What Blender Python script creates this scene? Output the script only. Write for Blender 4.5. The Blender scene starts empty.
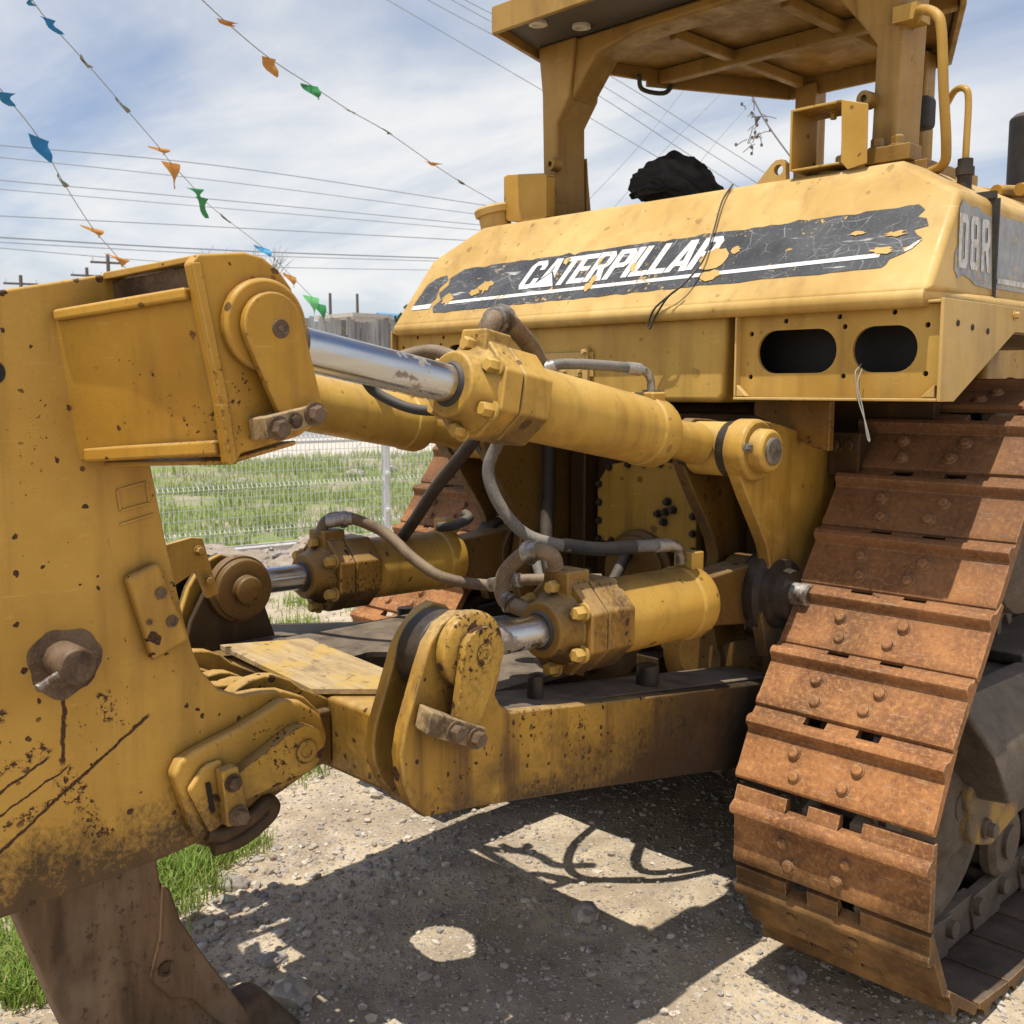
import bpy, bmesh, math, random
from mathutils import Vector, Matrix, noise
from mathutils.geometry import tessellate_polygon
random.seed(7)
sc = bpy.context.scene
COL = sc.collection
R = math.radians

# ------------------------------------------------------------------ mesh helpers
class MB:
    def __init__(s):
        s.bm = bmesh.new()
    def face(s, pts):
        return s.bm.faces.new([s.bm.verts.new(p) for p in pts])
    def poly(s, loops, fn):
        """flat polygon with holes; loops are 2-D, fn maps 2-D to 3-D"""
        l3 = [[Vector((p[0], p[1], 0)) for p in l] for l in loops]
        flat = [p for l in loops for p in l]
        vs = [s.bm.verts.new(fn(p[0], p[1])) for p in flat]
        for t in tessellate_polygon(l3):
            try: s.bm.faces.new([vs[i] for i in t])
            except ValueError: pass
    def prism(s, pts, fn0, fn1):
        n = len(pts)
        a = [s.bm.verts.new(fn0(*p)) for p in pts]
        b = [s.bm.verts.new(fn1(*p)) for p in pts]
        s.bm.faces.new(a); s.bm.faces.new(b[::-1])
        for i in range(n):
            s.bm.faces.new([a[i], b[i], b[(i + 1) % n], a[(i + 1) % n]])
    def yz(s, pts, x0, x1):
        s.prism(pts, lambda y, z: (x0, y, z), lambda y, z: (x1, y, z))
    def xz(s, pts, y0, y1):
        s.prism(pts, lambda x, z: (x, y0, z), lambda x, z: (x, y1, z))
    def xy(s, pts, z0, z1):
        s.prism(pts, lambda x, y: (x, y, z0), lambda x, y: (x, y, z1))
    def holed(s, loops, fn0, fn1):
        s.poly(loops, fn0); s.poly(loops, fn1)
        for l in loops:
            n = len(l)
            for i in range(n):
                p, q = l[i], l[(i + 1) % n]
                s.face([fn0(*p), fn1(*p), fn1(*q), fn0(*q)])
    def box(s, x0, x1, y0, y1, z0, z1):
        s.xy([(x0, y0), (x1, y0), (x1, y1), (x0, y1)], z0, z1)
    def hexa(s, pts):
        v = [s.bm.verts.new(p) for p in pts]
        for f in ((0, 1, 2, 3), (7, 6, 5, 4), (0, 4, 5, 1), (1, 5, 6, 2), (2, 6, 7, 3), (3, 7, 4, 0)):
            s.bm.faces.new([v[i] for i in f])
    def bar(s, p0, p1, w, h, up=(0, 0, 1)):
        p0, p1 = Vector(p0), Vector(p1); d = (p1 - p0).normalized()
        r = d.cross(Vector(up)).normalized() * w / 2; u = r.cross(d).normalized() * h / 2
        s.hexa([p0 - r - u, p0 + r - u, p0 + r + u, p0 - r + u, p1 - r - u, p1 + r - u, p1 + r + u, p1 - r + u])
    def lathe(s, p0, p1, prof, n=28, phase=0.0, cap=True):
        """prof: list of (t along axis in metres from p0, radius)"""
        p0, p1 = Vector(p0), Vector(p1); d = (p1 - p0).normalized()
        a = d.orthogonal().normalized()
        if abs(d.z) < 0.9: a = d.cross(Vector((0, 0, 1))).normalized()
        b = d.cross(a).normalized()
        rings = []
        for t, r in prof:
            rings.append([s.bm.verts.new(p0 + d * t + (a * math.cos(phase + 2 * math.pi * i / n) + b * math.sin(phase + 2 * math.pi * i / n)) * r) for i in range(n)])
        for q in range(len(rings) - 1):
            for i in range(n):
                s.bm.faces.new([rings[q][i], rings[q][(i + 1) % n], rings[q + 1][(i + 1) % n], rings[q + 1][i]])
        if cap:
            s.bm.faces.new(rings[0][::-1]); s.bm.faces.new(rings[-1])
    def cyl(s, p0, p1, r, n=24, r1=None, phase=0.0):
        L = (Vector(p1) - Vector(p0)).length
        s.lathe(p0, p1, [(0, r), (L, r if r1 is None else r1)], n, phase)
    def bolt(s, p, d, r=.016, h=.016):
        p = Vector(p); d = Vector(d).normalized()
        s.cyl(p, p + d * h * .25, r * 1.35, 12)
        s.lathe(p + d * h * .25, p + d, [(0, r), (h * .85, r), (h, r * .8)], 6, random.random())
    def tube(s, pts, r, n=10, sub=8, r2=None):
        P = [Vector(p) for p in pts]
        if len(P) > 2 and sub > 1:
            Q = [P[0] * 2 - P[1]] + P + [P[-1] * 2 - P[-2]]
            C = []
            for i in range(1, len(Q) - 2):
                for k in range(sub):
                    t = k / sub
                    a, b, c, e = Q[i - 1], Q[i], Q[i + 1], Q[i + 2]
                    C.append(.5 * ((2 * b) + (c - a) * t + (2 * a - 5 * b + 4 * c - e) * t * t + (3 * b - a - 3 * c + e) * t ** 3))
            C.append(P[-1]); P = C
        d = (P[1] - P[0]).normalized(); a = d.orthogonal().normalized(); rings = []
        for i, p in enumerate(P):
            dd = (P[min(i + 1, len(P) - 1)] - P[max(i - 1, 0)]).normalized()
            a = (a - dd * a.dot(dd)).normalized(); b = dd.cross(a)
            rr = r if r2 is None else r + (r2 - r) * i / (len(P) - 1)
            rings.append([s.bm.verts.new(p + (a * math.cos(2 * math.pi * k / n) + b * math.sin(2 * math.pi * k / n)) * rr) for k in range(n)])
        for q in range(len(rings) - 1):
            for k in range(n):
                s.bm.faces.new([rings[q][k], rings[q][(k + 1) % n], rings[q + 1][(k + 1) % n], rings[q + 1][k]])
        s.bm.faces.new(rings[0][::-1]); s.bm.faces.new(rings[-1])
    def build(s, name, m, parent=None, bevel=0.0, smooth=True, seg=2, recalc=True, rough=0.0, angle=38):
        if recalc: bmesh.ops.recalc_face_normals(s.bm, faces=s.bm.faces)
        me = bpy.data.meshes.new(name); s.bm.to_mesh(me); s.bm.free()
        if smooth:
            me.shade_smooth(); me.set_sharp_from_angle(angle=R(angle))
        me.materials.append(m)
        o = bpy.data.objects.new(name, me); COL.objects.link(o)
        if bevel:
            b = o.modifiers.new('edge', 'BEVEL'); b.width = bevel; b.segments = seg; b.limit_method = 'ANGLE'; b.angle_limit = R(40); b.harden_normals = True
        if parent is not None:
            o.parent = parent
            if parent.type == 'EMPTY': o.location = -parent.location
        return o

def bolts(name, lst, m, parent):
    for (p, d, r, h) in lst:
        mb = MB(); mb.bolt(p, d, r, h); mb.build(name, m, parent)
def tag(o, label=None, cat=None, group=None, kind=None):
    if label: o['label'] = label
    if cat: o['category'] = cat
    if group: o['group'] = group
    if kind: o['kind'] = kind
    return o
def empty(name, loc):
    o = bpy.data.objects.new(name, None); COL.objects.link(o); o.location = loc; o.empty_display_size = .2
    return o
def circ(cy, cz, r, a0=0, a1=360, n=24):
    return [(cy + r * math.cos(R(a0 + (a1 - a0) * i / n)), cz + r * math.sin(R(a0 + (a1 - a0) * i / n))) for i in range(n + (0 if a1 - a0 >= 360 else 1))]
def drop(c, r, c2, r2, n=14):
    """convex hull of two circles (pin flag shape)"""
    (x0, y0), (x1, y1) = c, c2
    d = math.hypot(x1 - x0, y1 - y0); a = math.atan2(y1 - y0, x1 - x0); k = math.acos((r - r2) / d)
    out = [(x0 + r * math.cos(a + k + (2 * math.pi - 2 * k) * i / n), y0 + r * math.sin(a + k + (2 * math.pi - 2 * k) * i / n)) for i in range(n + 1)]
    out += [(x1 + r2 * math.cos(a - k + 2 * k * i / n), y1 + r2 * math.sin(a - k + 2 * k * i / n)) for i in range(n + 1)]
    return out

# ------------------------------------------------------------------ material helpers
class NT:
    def __init__(s, name):
        s.m = bpy.data.materials.new(name); s.m.use_nodes = True
        s.t = s.m.node_tree; s.t.nodes.clear()
        s.out = s.n('ShaderNodeOutputMaterial'); s.b = s.n('ShaderNodeBsdfPrincipled')
        s.l(s.b.outputs[0], s.out.inputs[0])
        tc = s.n('ShaderNodeTexCoord'); s.obj = tc.outputs['Object']
        g = s.n('ShaderNodeNewGeometry'); s.pos = g.outputs['Position']; s.nor = g.outputs['Normal']
    def n(s, t, **k):
        x = s.t.nodes.new(t)
        for a, b in k.items(): setattr(x, a, b)
        return x
    def l(s, a, b): s.t.links.new(a, b)
    def put(s, sock, v):
        if isinstance(v, bpy.types.NodeSocket): s.l(v, sock)
        elif isinstance(v, (tuple, list)) and len(v) == 3 and sock.type == 'RGBA': sock.default_value = (*v, 1)
        else: sock.default_value = v
    def noise(s, scale, detail=4, rough=.55, vec=None, dist=0.0, col=False):
        x = s.n('ShaderNodeTexNoise'); s.put(x.inputs['Vector'], s.obj if vec is None else vec)
        x.inputs['Scale'].default_value = scale; x.inputs['Detail'].default_value = detail; x.inputs['Roughness'].default_value = rough; x.inputs['Distortion'].default_value = dist
        return x.outputs['Color' if col else 'Fac']
    def voro(s, scale, vec=None, feature='F1', out='Distance', rnd=1.0):
        x = s.n('ShaderNodeTexVoronoi', feature=feature); s.put(x.inputs['Vector'], s.obj if vec is None else vec)
        x.inputs['Scale'].default_value = scale; x.inputs['Randomness'].default_value = rnd
        return x.outputs[out]
    def mapv(s, scale=(1, 1, 1), rot=(0, 0, 0), vec=None):
        x = s.n('ShaderNodeMapping'); s.put(x.inputs[0], s.obj if vec is None else vec)
        x.inputs['Scale'].default_value = scale; x.inputs['Rotation'].default_value = rot
        return x.outputs[0]
    def rng(s, v, a, b, c=0.0, d=1.0, smooth=False):
        x = s.n('ShaderNodeMapRange'); x.clamp = True
        if smooth: x.interpolation_type = 'SMOOTHSTEP'
        for i, q in enumerate((v, a, b, c, d)): s.put(x.inputs[i], q)
        return x.outputs[0]
    def math(s, op, a, b=0.0, clamp=False):
        x = s.n('ShaderNodeMath', operation=op); x.use_clamp = clamp
        s.put(x.inputs[0], a); s.put(x.inputs[1], b)
        return x.outputs[0]
    def mul(s, a, b): return s.math('MULTIPLY', a, b)
    def mix(s, f, a, b, mode='MIX'):
        x = s.n('ShaderNodeMix', data_type='RGBA', blend_type=mode)
        s.put(x.inputs[0], f); s.put(x.inputs[6], a); s.put(x.inputs[7], b)
        return x.outputs[2]
    def xyz(s, v):
        x = s.n('ShaderNodeSeparateXYZ'); s.put(x.inputs[0], v); return x.outputs
    def bump(s, h, strength=.3, dist=.01, nor=None):
        x = s.n('ShaderNodeBump'); s.put(x.inputs['Height'], h); x.inputs['Strength'].default_value = strength; x.inputs['Distance'].default_value = dist
        if nor is not None: s.l(nor, x.inputs['Normal'])
        return x.outputs[0]
    def fin(s, col, rough=.5, metal=0.0, bump=None, spec=.4):
        s.put(s.b.inputs['Base Color'], col); s.put(s.b.inputs['Roughness'], rough); s.put(s.b.inputs['Metallic'], metal)
        s.b.inputs['Specular IOR Level'].default_value = spec
        if bump is not None: s.l(bump, s.b.inputs['Normal'])
        return s.m

def ao(t, dist):
    x = t.n('ShaderNodeAmbientOcclusion'); x.samples = 2; x.inputs['Distance'].default_value = dist
    return x.outputs['AO']
def edge(t, rad):
    x = t.n('ShaderNodeBevel'); x.samples = 2; x.inputs['Radius'].default_value = rad
    d = t.n('ShaderNodeVectorMath', operation='DOT_PRODUCT'); t.l(x.outputs[0], d.inputs[0]); t.l(t.nor, d.inputs[1])
    return t.rng(d.outputs['Value'], .985, .85)

def paint(name, base=(.54, .305, .062), chips=.5, grime=.5, dust=.35, low=None, segs=None, edges=.6, oil=None, cs=70, topc=(.56, .45, .29), streak=1.0):
    t = NT(name)
    big = t.noise(1.7, 4, .6); mid = t.noise(9, 5, .6); fine = t.noise(cs, 5, .65); grit = t.noise(240, 2)
    dark = tuple(c * k for c, k in zip(base, (.72, .66, .5))); pale = tuple(min(1, c * k + a) for c, k, a in zip(base, (1.08, 1.13, 1.25), (.015, .015, .012)))
    c = t.mix(t.rng(big, .35, .66), dark, base)
    c = t.mix(t.rng(mid, .52, .75, 0, .4), c, pale)
    c = t.mix(t.rng(grit, .52, .72, 0, .28), c, dark)
    s2 = t.noise(1.0, 2, .6, t.mapv((10, 8, 120), (.3, .15, .5)))
    c = t.mix(t.mul(t.rng(s2, .66, .72), t.rng(mid, .46, .56, 0, .45)), c, tuple(min(1, k * 1.15 + .06) for k in base))
    # vertical run-off streaks
    st = t.noise(14, 4, .6, t.mapv((1, 1, .09)))
    c = t.mix(t.rng(st, .50, .70, 0, min(.9, .55 * streak * (grime + .2))), c, (.14, .065, .016))
    # sun-bleached dust on upward faces, but painted shade on the lift cylinders
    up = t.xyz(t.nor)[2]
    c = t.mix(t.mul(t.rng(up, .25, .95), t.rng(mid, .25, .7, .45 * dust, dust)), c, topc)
    # grime in corners, also darkening recesses by occlusion
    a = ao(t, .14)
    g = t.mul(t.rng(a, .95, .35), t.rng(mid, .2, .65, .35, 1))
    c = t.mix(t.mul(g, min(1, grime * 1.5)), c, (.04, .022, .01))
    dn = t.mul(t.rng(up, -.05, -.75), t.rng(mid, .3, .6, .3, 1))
    c = t.mix(t.mul(dn, min(.9, grime * 1.1)), c, (.035, .02, .010))  # undersides darker: grease plus under-shade put into the colour
    patch = t.mul(t.rng(t.noise(3.3, 5, .7), .50, .66), t.rng(fine, .44, .56, .12, 1))
    c = t.mix(t.mul(patch, max(0, min(.85, (grime - .35) * 1.1))), c, (.06, .033, .014))
    # edges worn pale
    e = edge(t, .008)
    c = t.mix(t.mul(e, t.rng(fine, .35, .6, .1, edges)), c, (.60, .42, .17))
    # chips down to rusty steel
    thr = t.rng(t.noise(3.1, 4, .65), .48, .66, .76, .715 - .15 * chips)
    cm = t.rng(t.math('SUBTRACT', t.math('ADD', fine, t.mul(e, .17 * chips)), thr), 0, .018)
    spots = t.rng(t.voro(11), .10, .085)
    sp = t.mul(spots, t.rng(t.noise(5.1, 2), .53, .56, 0, min(1, chips)))
    cm = t.math('MAXIMUM', cm, sp)
    vw = t.n('ShaderNodeVectorMath', operation='MULTIPLY_ADD'); t.l(t.noise(38, 3, .6, col=True), vw.inputs[0]); vw.inputs[1].default_value = (.022, .022, .022); t.l(t.obj, vw.inputs[2])
    for sc_, keep in ((15, .60 + .30 * chips), (24, .5 + .35 * chips), (42, .4 + .3 * chips)):
        vc = t.n('ShaderNodeTexVoronoi'); t.l(vw.outputs[0], vc.inputs['Vector']); vc.inputs['Scale'].default_value = sc_
        cc = t.xyz(vc.outputs['Color'])
        rad = t.mul(t.math('POWER', cc[0], 3.0), .30)
        on = t.mul(t.rng(cc[1], 1 - keep * .8 - .001, 1 - keep * .8), t.rng(t.noise(2.2, 3, .6), .52 - .18 * chips, .60 - .18 * chips))
        cm = t.math('MAXIMUM', cm, t.mul(t.mul(t.rng(t.math('SUBTRACT', vc.outputs['Distance'], rad), 0, -.02), on), min(1, chips * 1.2)))
    # scratches
    sn = t.noise(1.0, 3, .6, t.mapv((90, 16, 4), (.6, .4, .2)))
    sm = t.mul(t.rng(sn, .70, .73), t.rng(t.noise(3.2, 2), .48, .56))
    cm = t.math('MAXIMUM', cm, t.mul(sm, min(1, chips * 1.1)))
    if segs:                                            # long gouges through the paint, in the plate's own Y-Z plane
        X = t.xyz(t.obj)
        wob = t.mul(t.math('SUBTRACT', t.noise(30, 3), .5), .018)
        for (y0, z0, y1, z1, w) in segs:
            L = math.hypot(y1 - y0, z1 - z0); ux, uz = (y1 - y0) / L, (z1 - z0) / L
            dy = t.math('SUBTRACT', X[1], y0); dz = t.math('SUBTRACT', X[2], z0)
            al = t.math('ADD', t.mul(dy, ux), t.mul(dz, uz)); ac = t.math('SUBTRACT', t.mul(dy, -uz), t.mul(dz, -ux))
            ac = t.math('ABSOLUTE', t.math('ADD', ac, wob if w < .01 else t.mul(wob, 3)))
            inside = t.mul(t.rng(al, 0, .01), t.rng(al, L, L - .01))
            k = t.mul(t.rng(ac, w, w * .6), inside)
            if w > .01: k = t.mul(k, t.rng(fine, .5, .56))
            cm = t.math('MAXIMUM', cm, k)
    rust = t.mix(t.rng(grit, .35, .65), (.022, .011, .006), (.10, .042, .015))
    c = t.mix(cm, c, rust)
    if low:                                             # paint gone, brown earth and rust below a height
        z = t.math('ADD', t.xyz(t.pos)[2], t.mul(t.math('SUBTRACT', t.math('ADD', t.mul(fine, .55), t.mul(mid, .6)), .55), low[2] if len(low) > 2 else .35))
        lm = t.rng(z, low[0], low[1])
        c = t.mix(t.mul(lm, .93), c, t.mix(t.rng(mid, .35, .65), (.035, .019, .010), (.085, .046, .022)))
    if oil:                                             # soot and oil spreading from a plane along Y
        y = t.math('ADD', t.xyz(t.pos)[1], t.mul(t.math('SUBTRACT', mid, .5), .55))
        c = t.mix(t.rng(y, oil[0], oil[1], 0, .9, True), c, (.022, .015, .010))
    rg = t.math('ADD', t.rng(fine, .3, .7, .36, .56), t.rng(mid, .35, .65, -.06, .16))
    h = t.math('ADD', t.mul(grit, .14), t.math('ADD', t.mul(t.noise(60, 3, .6), .22), t.mul(t.noise(5, 2), .9)))
    return t.fin(c, t.math('ADD', rg, t.mul(cm, .25)), 0, t.bump(h, .35, .004), .35)

def steel(name, c0, c1, rough=(.5, .75), metal=.0, scale=12, rust=None, bump=.4, dust=0.0):
    t = NT(name); f = t.noise(scale, 6, .65); g = t.noise(scale * 14, 3)
    c = t.mix(t.rng(f, .34, .66), c0, c1)
    c = t.mix(t.rng(g, .45, .75, 0, .4), c, tuple(x * 1.6 for x in c1))
    if rust: c = t.mix(t.rng(t.noise(scale * .6, 5, .7), .5, .62), c, rust)
    if dust:
        up = t.xyz(t.nor)[2]
        c = t.mix(t.mul(t.rng(up, .1, .9), t.rng(f, .3, .6, dust * .4, dust)), c, (.33, .26, .18))
    return t.fin(c, t.rng(f, .3, .7, *rough), metal, t.bump(t.math('ADD', t.mul(f, .8), t.mul(g, .3)), bump, .005))

M = {}
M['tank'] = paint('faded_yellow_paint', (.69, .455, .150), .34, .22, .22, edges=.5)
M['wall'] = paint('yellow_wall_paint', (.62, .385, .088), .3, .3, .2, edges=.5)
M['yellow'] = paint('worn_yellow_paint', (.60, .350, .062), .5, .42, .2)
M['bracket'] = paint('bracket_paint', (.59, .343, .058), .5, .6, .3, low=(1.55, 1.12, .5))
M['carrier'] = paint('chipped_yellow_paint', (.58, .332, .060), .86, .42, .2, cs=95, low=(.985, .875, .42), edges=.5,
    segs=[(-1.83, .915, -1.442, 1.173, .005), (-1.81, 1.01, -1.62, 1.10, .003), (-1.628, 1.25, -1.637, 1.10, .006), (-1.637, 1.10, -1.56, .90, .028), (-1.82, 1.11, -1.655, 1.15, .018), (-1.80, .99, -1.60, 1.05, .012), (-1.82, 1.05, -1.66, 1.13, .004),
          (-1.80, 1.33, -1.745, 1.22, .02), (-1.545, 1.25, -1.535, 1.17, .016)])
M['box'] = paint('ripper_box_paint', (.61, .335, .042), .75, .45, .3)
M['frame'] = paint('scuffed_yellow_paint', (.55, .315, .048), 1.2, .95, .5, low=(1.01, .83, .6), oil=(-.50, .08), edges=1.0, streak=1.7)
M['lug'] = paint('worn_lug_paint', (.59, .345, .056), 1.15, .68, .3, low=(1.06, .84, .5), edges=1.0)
M['mid'] = paint('shaded_oily_paint', (.17, .088, .015), .8, 1.1, .25, edges=.25)  # dark copy of the yellow, shade below the tank put into it
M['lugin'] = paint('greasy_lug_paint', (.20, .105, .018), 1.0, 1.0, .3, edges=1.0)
M['shadedirty'] = paint('shaded_yellow_paint', (.30, .15, .022), .9, 1.15, .45, edges=.3)  # yellow dimmed in its colour for the shade under tank and fender
M['shadedark'] = paint('shaded_grimy_paint', (.050, .027, .008), 1.0, 1.1, .2, edges=.1)  # near-black: shade of the transmission bay painted in with the grime
M['cover'] = paint('cover_plate_paint', (.50, .30, .045), .5, .6, .3, edges=.2)
M['cylp'] = paint('cylinder_paint', (.66, .405, .082), .35, .42, .25, edges=.7)
M['head'] = paint('greasy_head_paint', (.62, .368, .068), .7, .75, .25, edges=.8)
M['lift'] = paint('shade_topped_cylinder_paint', (.69, .412, .074), .6, .45, .92, edges=.8, topc=(.20, .115, .040))  # topc paints the tilt cylinder's shade, with dirt, onto the barrel top
M['lifthead'] = paint('oily_lift_head_paint', (.36, .19, .032), .9, 1.1, .4, edges=.8)
M['rops'] = paint('canopy_paint', (.46, .275, .072), .3, .45, .1, edges=.4)
M['shade'] = steel('canopy_dark_panel', (.05, .042, .038), (.075, .062, .052), scale=6)
M['black'] = steel('black_rubber', (.022, .021, .02), (.05, .047, .043), (.55, .8), dust=.35)
M['hose'] = steel('dusty_hose', (.11, .105, .10), (.20, .185, .165), (.6, .85), dust=.4)
M['brownhose'] = steel('oily_brown_hose', (.10, .065, .035), (.24, .165, .095), (.5, .8), dust=.4)
M['dark'] = steel('dark_dirty_steel', (.02, .015, .012), (.06, .045, .034), (.5, .8), dust=.5)
M['grease'] = steel('greasy_steel', (.014, .011, .009), (.045, .032, .022), (.3, .6), dust=.1)
M['iron'] = steel('earth_covered_steel', (.060, .045, .034), (.135, .102, .074), (.7, .9), dust=.5)
M['yoke'] = steel('scraped_yellow_steel', (.07, .052, .038), (.17, .12, .065), (.6, .85), 0, 9, rust=(.34, .20, .05), dust=.4)
M['barmetal'] = steel('scraped_bar_steel', (.22, .155, .08), (.42, .29, .13), (.5, .7), 0, 14, rust=(.10, .06, .03), dust=.3)
M['pin'] = steel('rusty_pin_steel', (.07, .04, .02), (.17, .11, .065), (.45, .7), rust=(.05, .025, .012))
M['zinc'] = steel('bright_steel', (.30, .28, .25), (.52, .49, .44), (.3, .5), .6, 20, rust=(.14, .10, .07))
M['pinface'] = steel('dull_pin_steel', (.13, .11, .085), (.27, .235, .18), (.4, .6), .3, 24, rust=(.10, .065, .04))
M['shank'] = None

def mk_shank():
    t = NT('brown_shank_steel'); st = t.noise(9, 6, .65, t.mapv((1, 1, .16))); f = t.noise(34, 5, .65); b = t.noise(4, 4)
    c = t.mix(t.rng(st, .36, .66), (.062, .034, .017), (.20, .122, .066))
    c = t.mix(t.rng(b, .5, .68, 0, .6), c, (.24, .17, .11))
    c = t.mix(t.rng(f, .58, .66, 0, .7), c, (.03, .016, .009))
    z = t.xyz(t.pos)[2]
    c = t.mix(t.rng(z, .30, .12, 0, .55), c, (.08, .065, .055))
    return t.fin(c, .72, 0, t.bump(t.math('ADD', st, t.mul(f, .5)), .5, .006))
M['shank'] = mk_shank()

def mk_rust():
    t = NT('rusty_track_steel')
    oi = t.n('ShaderNodeObjectInfo'); rnd = oi.outputs['Random']
    mv = t.n('ShaderNodeVectorMath', operation='ADD'); t.l(t.pos, mv.inputs[0]); v = mv.outputs[0]
    big = t.noise(6, 5, .65, v); fine = t.noise(70, 4, .7, v); grit = t.noise(330, 2, .5, v); sc_ = t.noise(1, 3, .6, t.mapv((14, 120, 120), (0, 0, .1), v))
    c = t.mix(t.rng(big, .35, .66), (.25, .096, .033), (.48, .205, .070))
    c = t.mix(t.mul(rnd, .42), c, t.mix(t.rng(big, .4, .6), (.13, .062, .030), (.30, .15, .075)))
    c = t.mix(t.rng(t.noise(2.3, 4, .6, v), .50, .62, 0, .55), c, (.13, .062, .028))
    c = t.mix(t.rng(fine, .5, .72, 0, .75), c, (.60, .30, .10))
    c = t.mix(t.rng(grit, .55, .8, 0, .6), c, (.52, .28, .11))
    c = t.mix(t.rng(fine, .42, .30, 0, .7), c, (.11, .05, .028))
    c = t.mix(t.rng(sc_, .62, .72, 0, .5), c, (.48, .36, .25))
    X = t.xyz(t.pos)
    zz = t.math('ADD', X[2], t.mul(t.math('SUBTRACT', big, .5), .35))
    c = t.mix(t.rng(X[2], 1.05, 1.5, 0, .55), c, (.10, .052, .028))  # upper shoes darker: shade below the fender painted into the rust
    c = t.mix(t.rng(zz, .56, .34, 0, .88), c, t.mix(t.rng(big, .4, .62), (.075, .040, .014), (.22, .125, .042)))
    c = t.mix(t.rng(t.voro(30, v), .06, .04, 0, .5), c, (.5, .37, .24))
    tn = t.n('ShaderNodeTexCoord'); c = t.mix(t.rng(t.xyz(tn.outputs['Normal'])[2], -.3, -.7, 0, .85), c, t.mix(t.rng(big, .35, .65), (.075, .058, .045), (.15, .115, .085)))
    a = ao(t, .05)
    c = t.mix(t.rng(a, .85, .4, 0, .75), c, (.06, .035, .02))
    e = edge(t, .006)
    c = t.mix(t.mul(e, t.rng(fine, .3, .6, .15, .6)), c, (.55, .36, .20))
    return t.fin(c, t.rng(big, .35, .65, .55, .85), 0, t.bump(t.math('ADD', t.mul(fine, .6), t.mul(grit, .35)), .55, .004), .25)
M['rust'] = mk_rust()

def mk_chrome():
    t = NT('chrome_rod'); f = t.noise(7, 5, .7); ln = t.noise(1, 2, .5, t.mapv((3, 1.5, 60)))
    d = t.rng(t.math('ADD', f, t.mul(t.rng(t.xyz(t.nor)[2], .1, -.3), .10)), .60, .64)
    c = t.mix(t.rng(ln, .4, .7, 0, .35), (.58, .59, .60), (.42, .40, .37)); c = t.mix(t.mul(d, .85), c, (.24, .17, .11))
    return t.fin(c, t.math('ADD', t.rng(f, .4, .6, .20, .34), t.mul(d, .4)), t.math('SUBTRACT', 1, t.mul(d, .8)), t.bump(f, .1, .002), .5)
M['chrome'] = mk_chrome()

def mk_decal():
    t = NT('worn_black_stripe')
    fine = t.noise(60, 4, .7); b = t.noise(5, 4, .6)
    c = t.mix(t.rng(b, .35, .65), (.038, .039, .041), (.085, .087, .090))
    c = t.mix(t.rng(t.noise(130, 3, .7), .56, .70, 0, .45), c, (.22, .22, .22))
    wob = t.n('ShaderNodeVectorMath', operation='MULTIPLY_ADD'); t.l(t.noise(3, 3, .5, col=True), wob.inputs[0]); wob.inputs[1].default_value = (.16, .16, .16); t.l(t.obj, wob.inputs[2])
    for i, (s1, rot, wd_) in enumerate(((4.1, .3, .010), (5.7, 1.2, .010), (8.5, 2.1, .012), (6.3, .8, .007), (11, 1.7, .014))):
        v = t.voro(1.0, t.mapv((s1, s1 * (.55 if i % 2 else 1), s1), (rot, rot * .7, rot * 1.9), wob.outputs[0]), 'DISTANCE_TO_EDGE')
        c = t.mix(t.mul(t.rng(v, wd_, .002), t.rng(t.noise(5 + 2 * i, 2), .50, .66, 0, .5)), c, (.45, .445, .43))
    s = t.noise(1, 2, .6, t.mapv((7, 60, 60), (.2, .5, .35)))
    c = t.mix(t.mul(t.rng(s, .64, .70), t.rng(b, .45, .6)), c, (.5, .49, .46))
    ch = t.rng(t.math('ADD', fine, t.mul(t.noise(3.7, 3), .55)), .93, .955)
    c = t.mix(ch, c, (.60, .37, .10))
    return t.fin(c, .5, 0, t.bump(fine, .15, .002), .4)
M['decal'] = mk_decal()
def flat(name, col, var=.15, rough=.6, scale=30, wear=None):
    t = NT(name); f = t.noise(scale, 5, .65)
    c = t.mix(t.rng(f, .35, .65), tuple(x * (1 - var) for x in col), col)
    if wear: c = t.mix(t.rng(t.math('ADD', t.noise(45, 4, .7), t.mul(t.noise(4, 2), .5)), .86, .90), c, wear)
    return t.fin(c, rough, 0, t.bump(f, .1, .003))
M['white'] = flat('white_lettering', (.80, .79, .75), .1, wear=(.55, .35, .12))
def worn_white():
    t = NT('flaked_white_lettering'); f = t.noise(26, 5, .7); st = t.noise(1, 4, .6, t.mapv((60, 60, 9)))
    m_ = t.rng(t.math('ADD', t.mul(f, .6), t.mul(st, .55)), .565, .60)
    return t.fin(t.mix(m_, (.62, .60, .57), t.mix(t.rng(f, .5, .56), (.40, .41, .42), (.50, .42, .28))), .6)
M['sidewhite'] = worn_white()
M['sidedecal'] = flat('bleached_side_stripe', (.40, .41, .42), .35, .6, 14, wear=(.60, .38, .12))
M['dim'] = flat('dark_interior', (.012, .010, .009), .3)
M['cloth'] = flat('black_cloth', (.034, .031, .030), .75, .8, 11)
M['whitepost'] = flat('white_fence_paint', (.74, .74, .72), .1)
M['concrete'] = flat('pale_concrete', (.55, .52, .47), .3, .9, 9)
M['lens'] = flat('lamp_lens', (.55, .50, .42), .3, .3)
M['string'] = flat('pale_string', (.36, .34, .30), .1)
M['cable'] = flat('grey_power_cable', (.30, .33, .37), .1)
M['blue'] = flat('blue_pennant_plastic', (.02, .22, .50), .2, .5)
M['sky'] = flat('light_blue_pennant_plastic', (.10, .42, .72), .2, .5)
M['orange'] = flat('orange_pennant_plastic', (.62, .27, .05), .2, .5)
M['green'] = flat('green_pennant_plastic', (.05, .30, .09), .2, .5)
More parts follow.
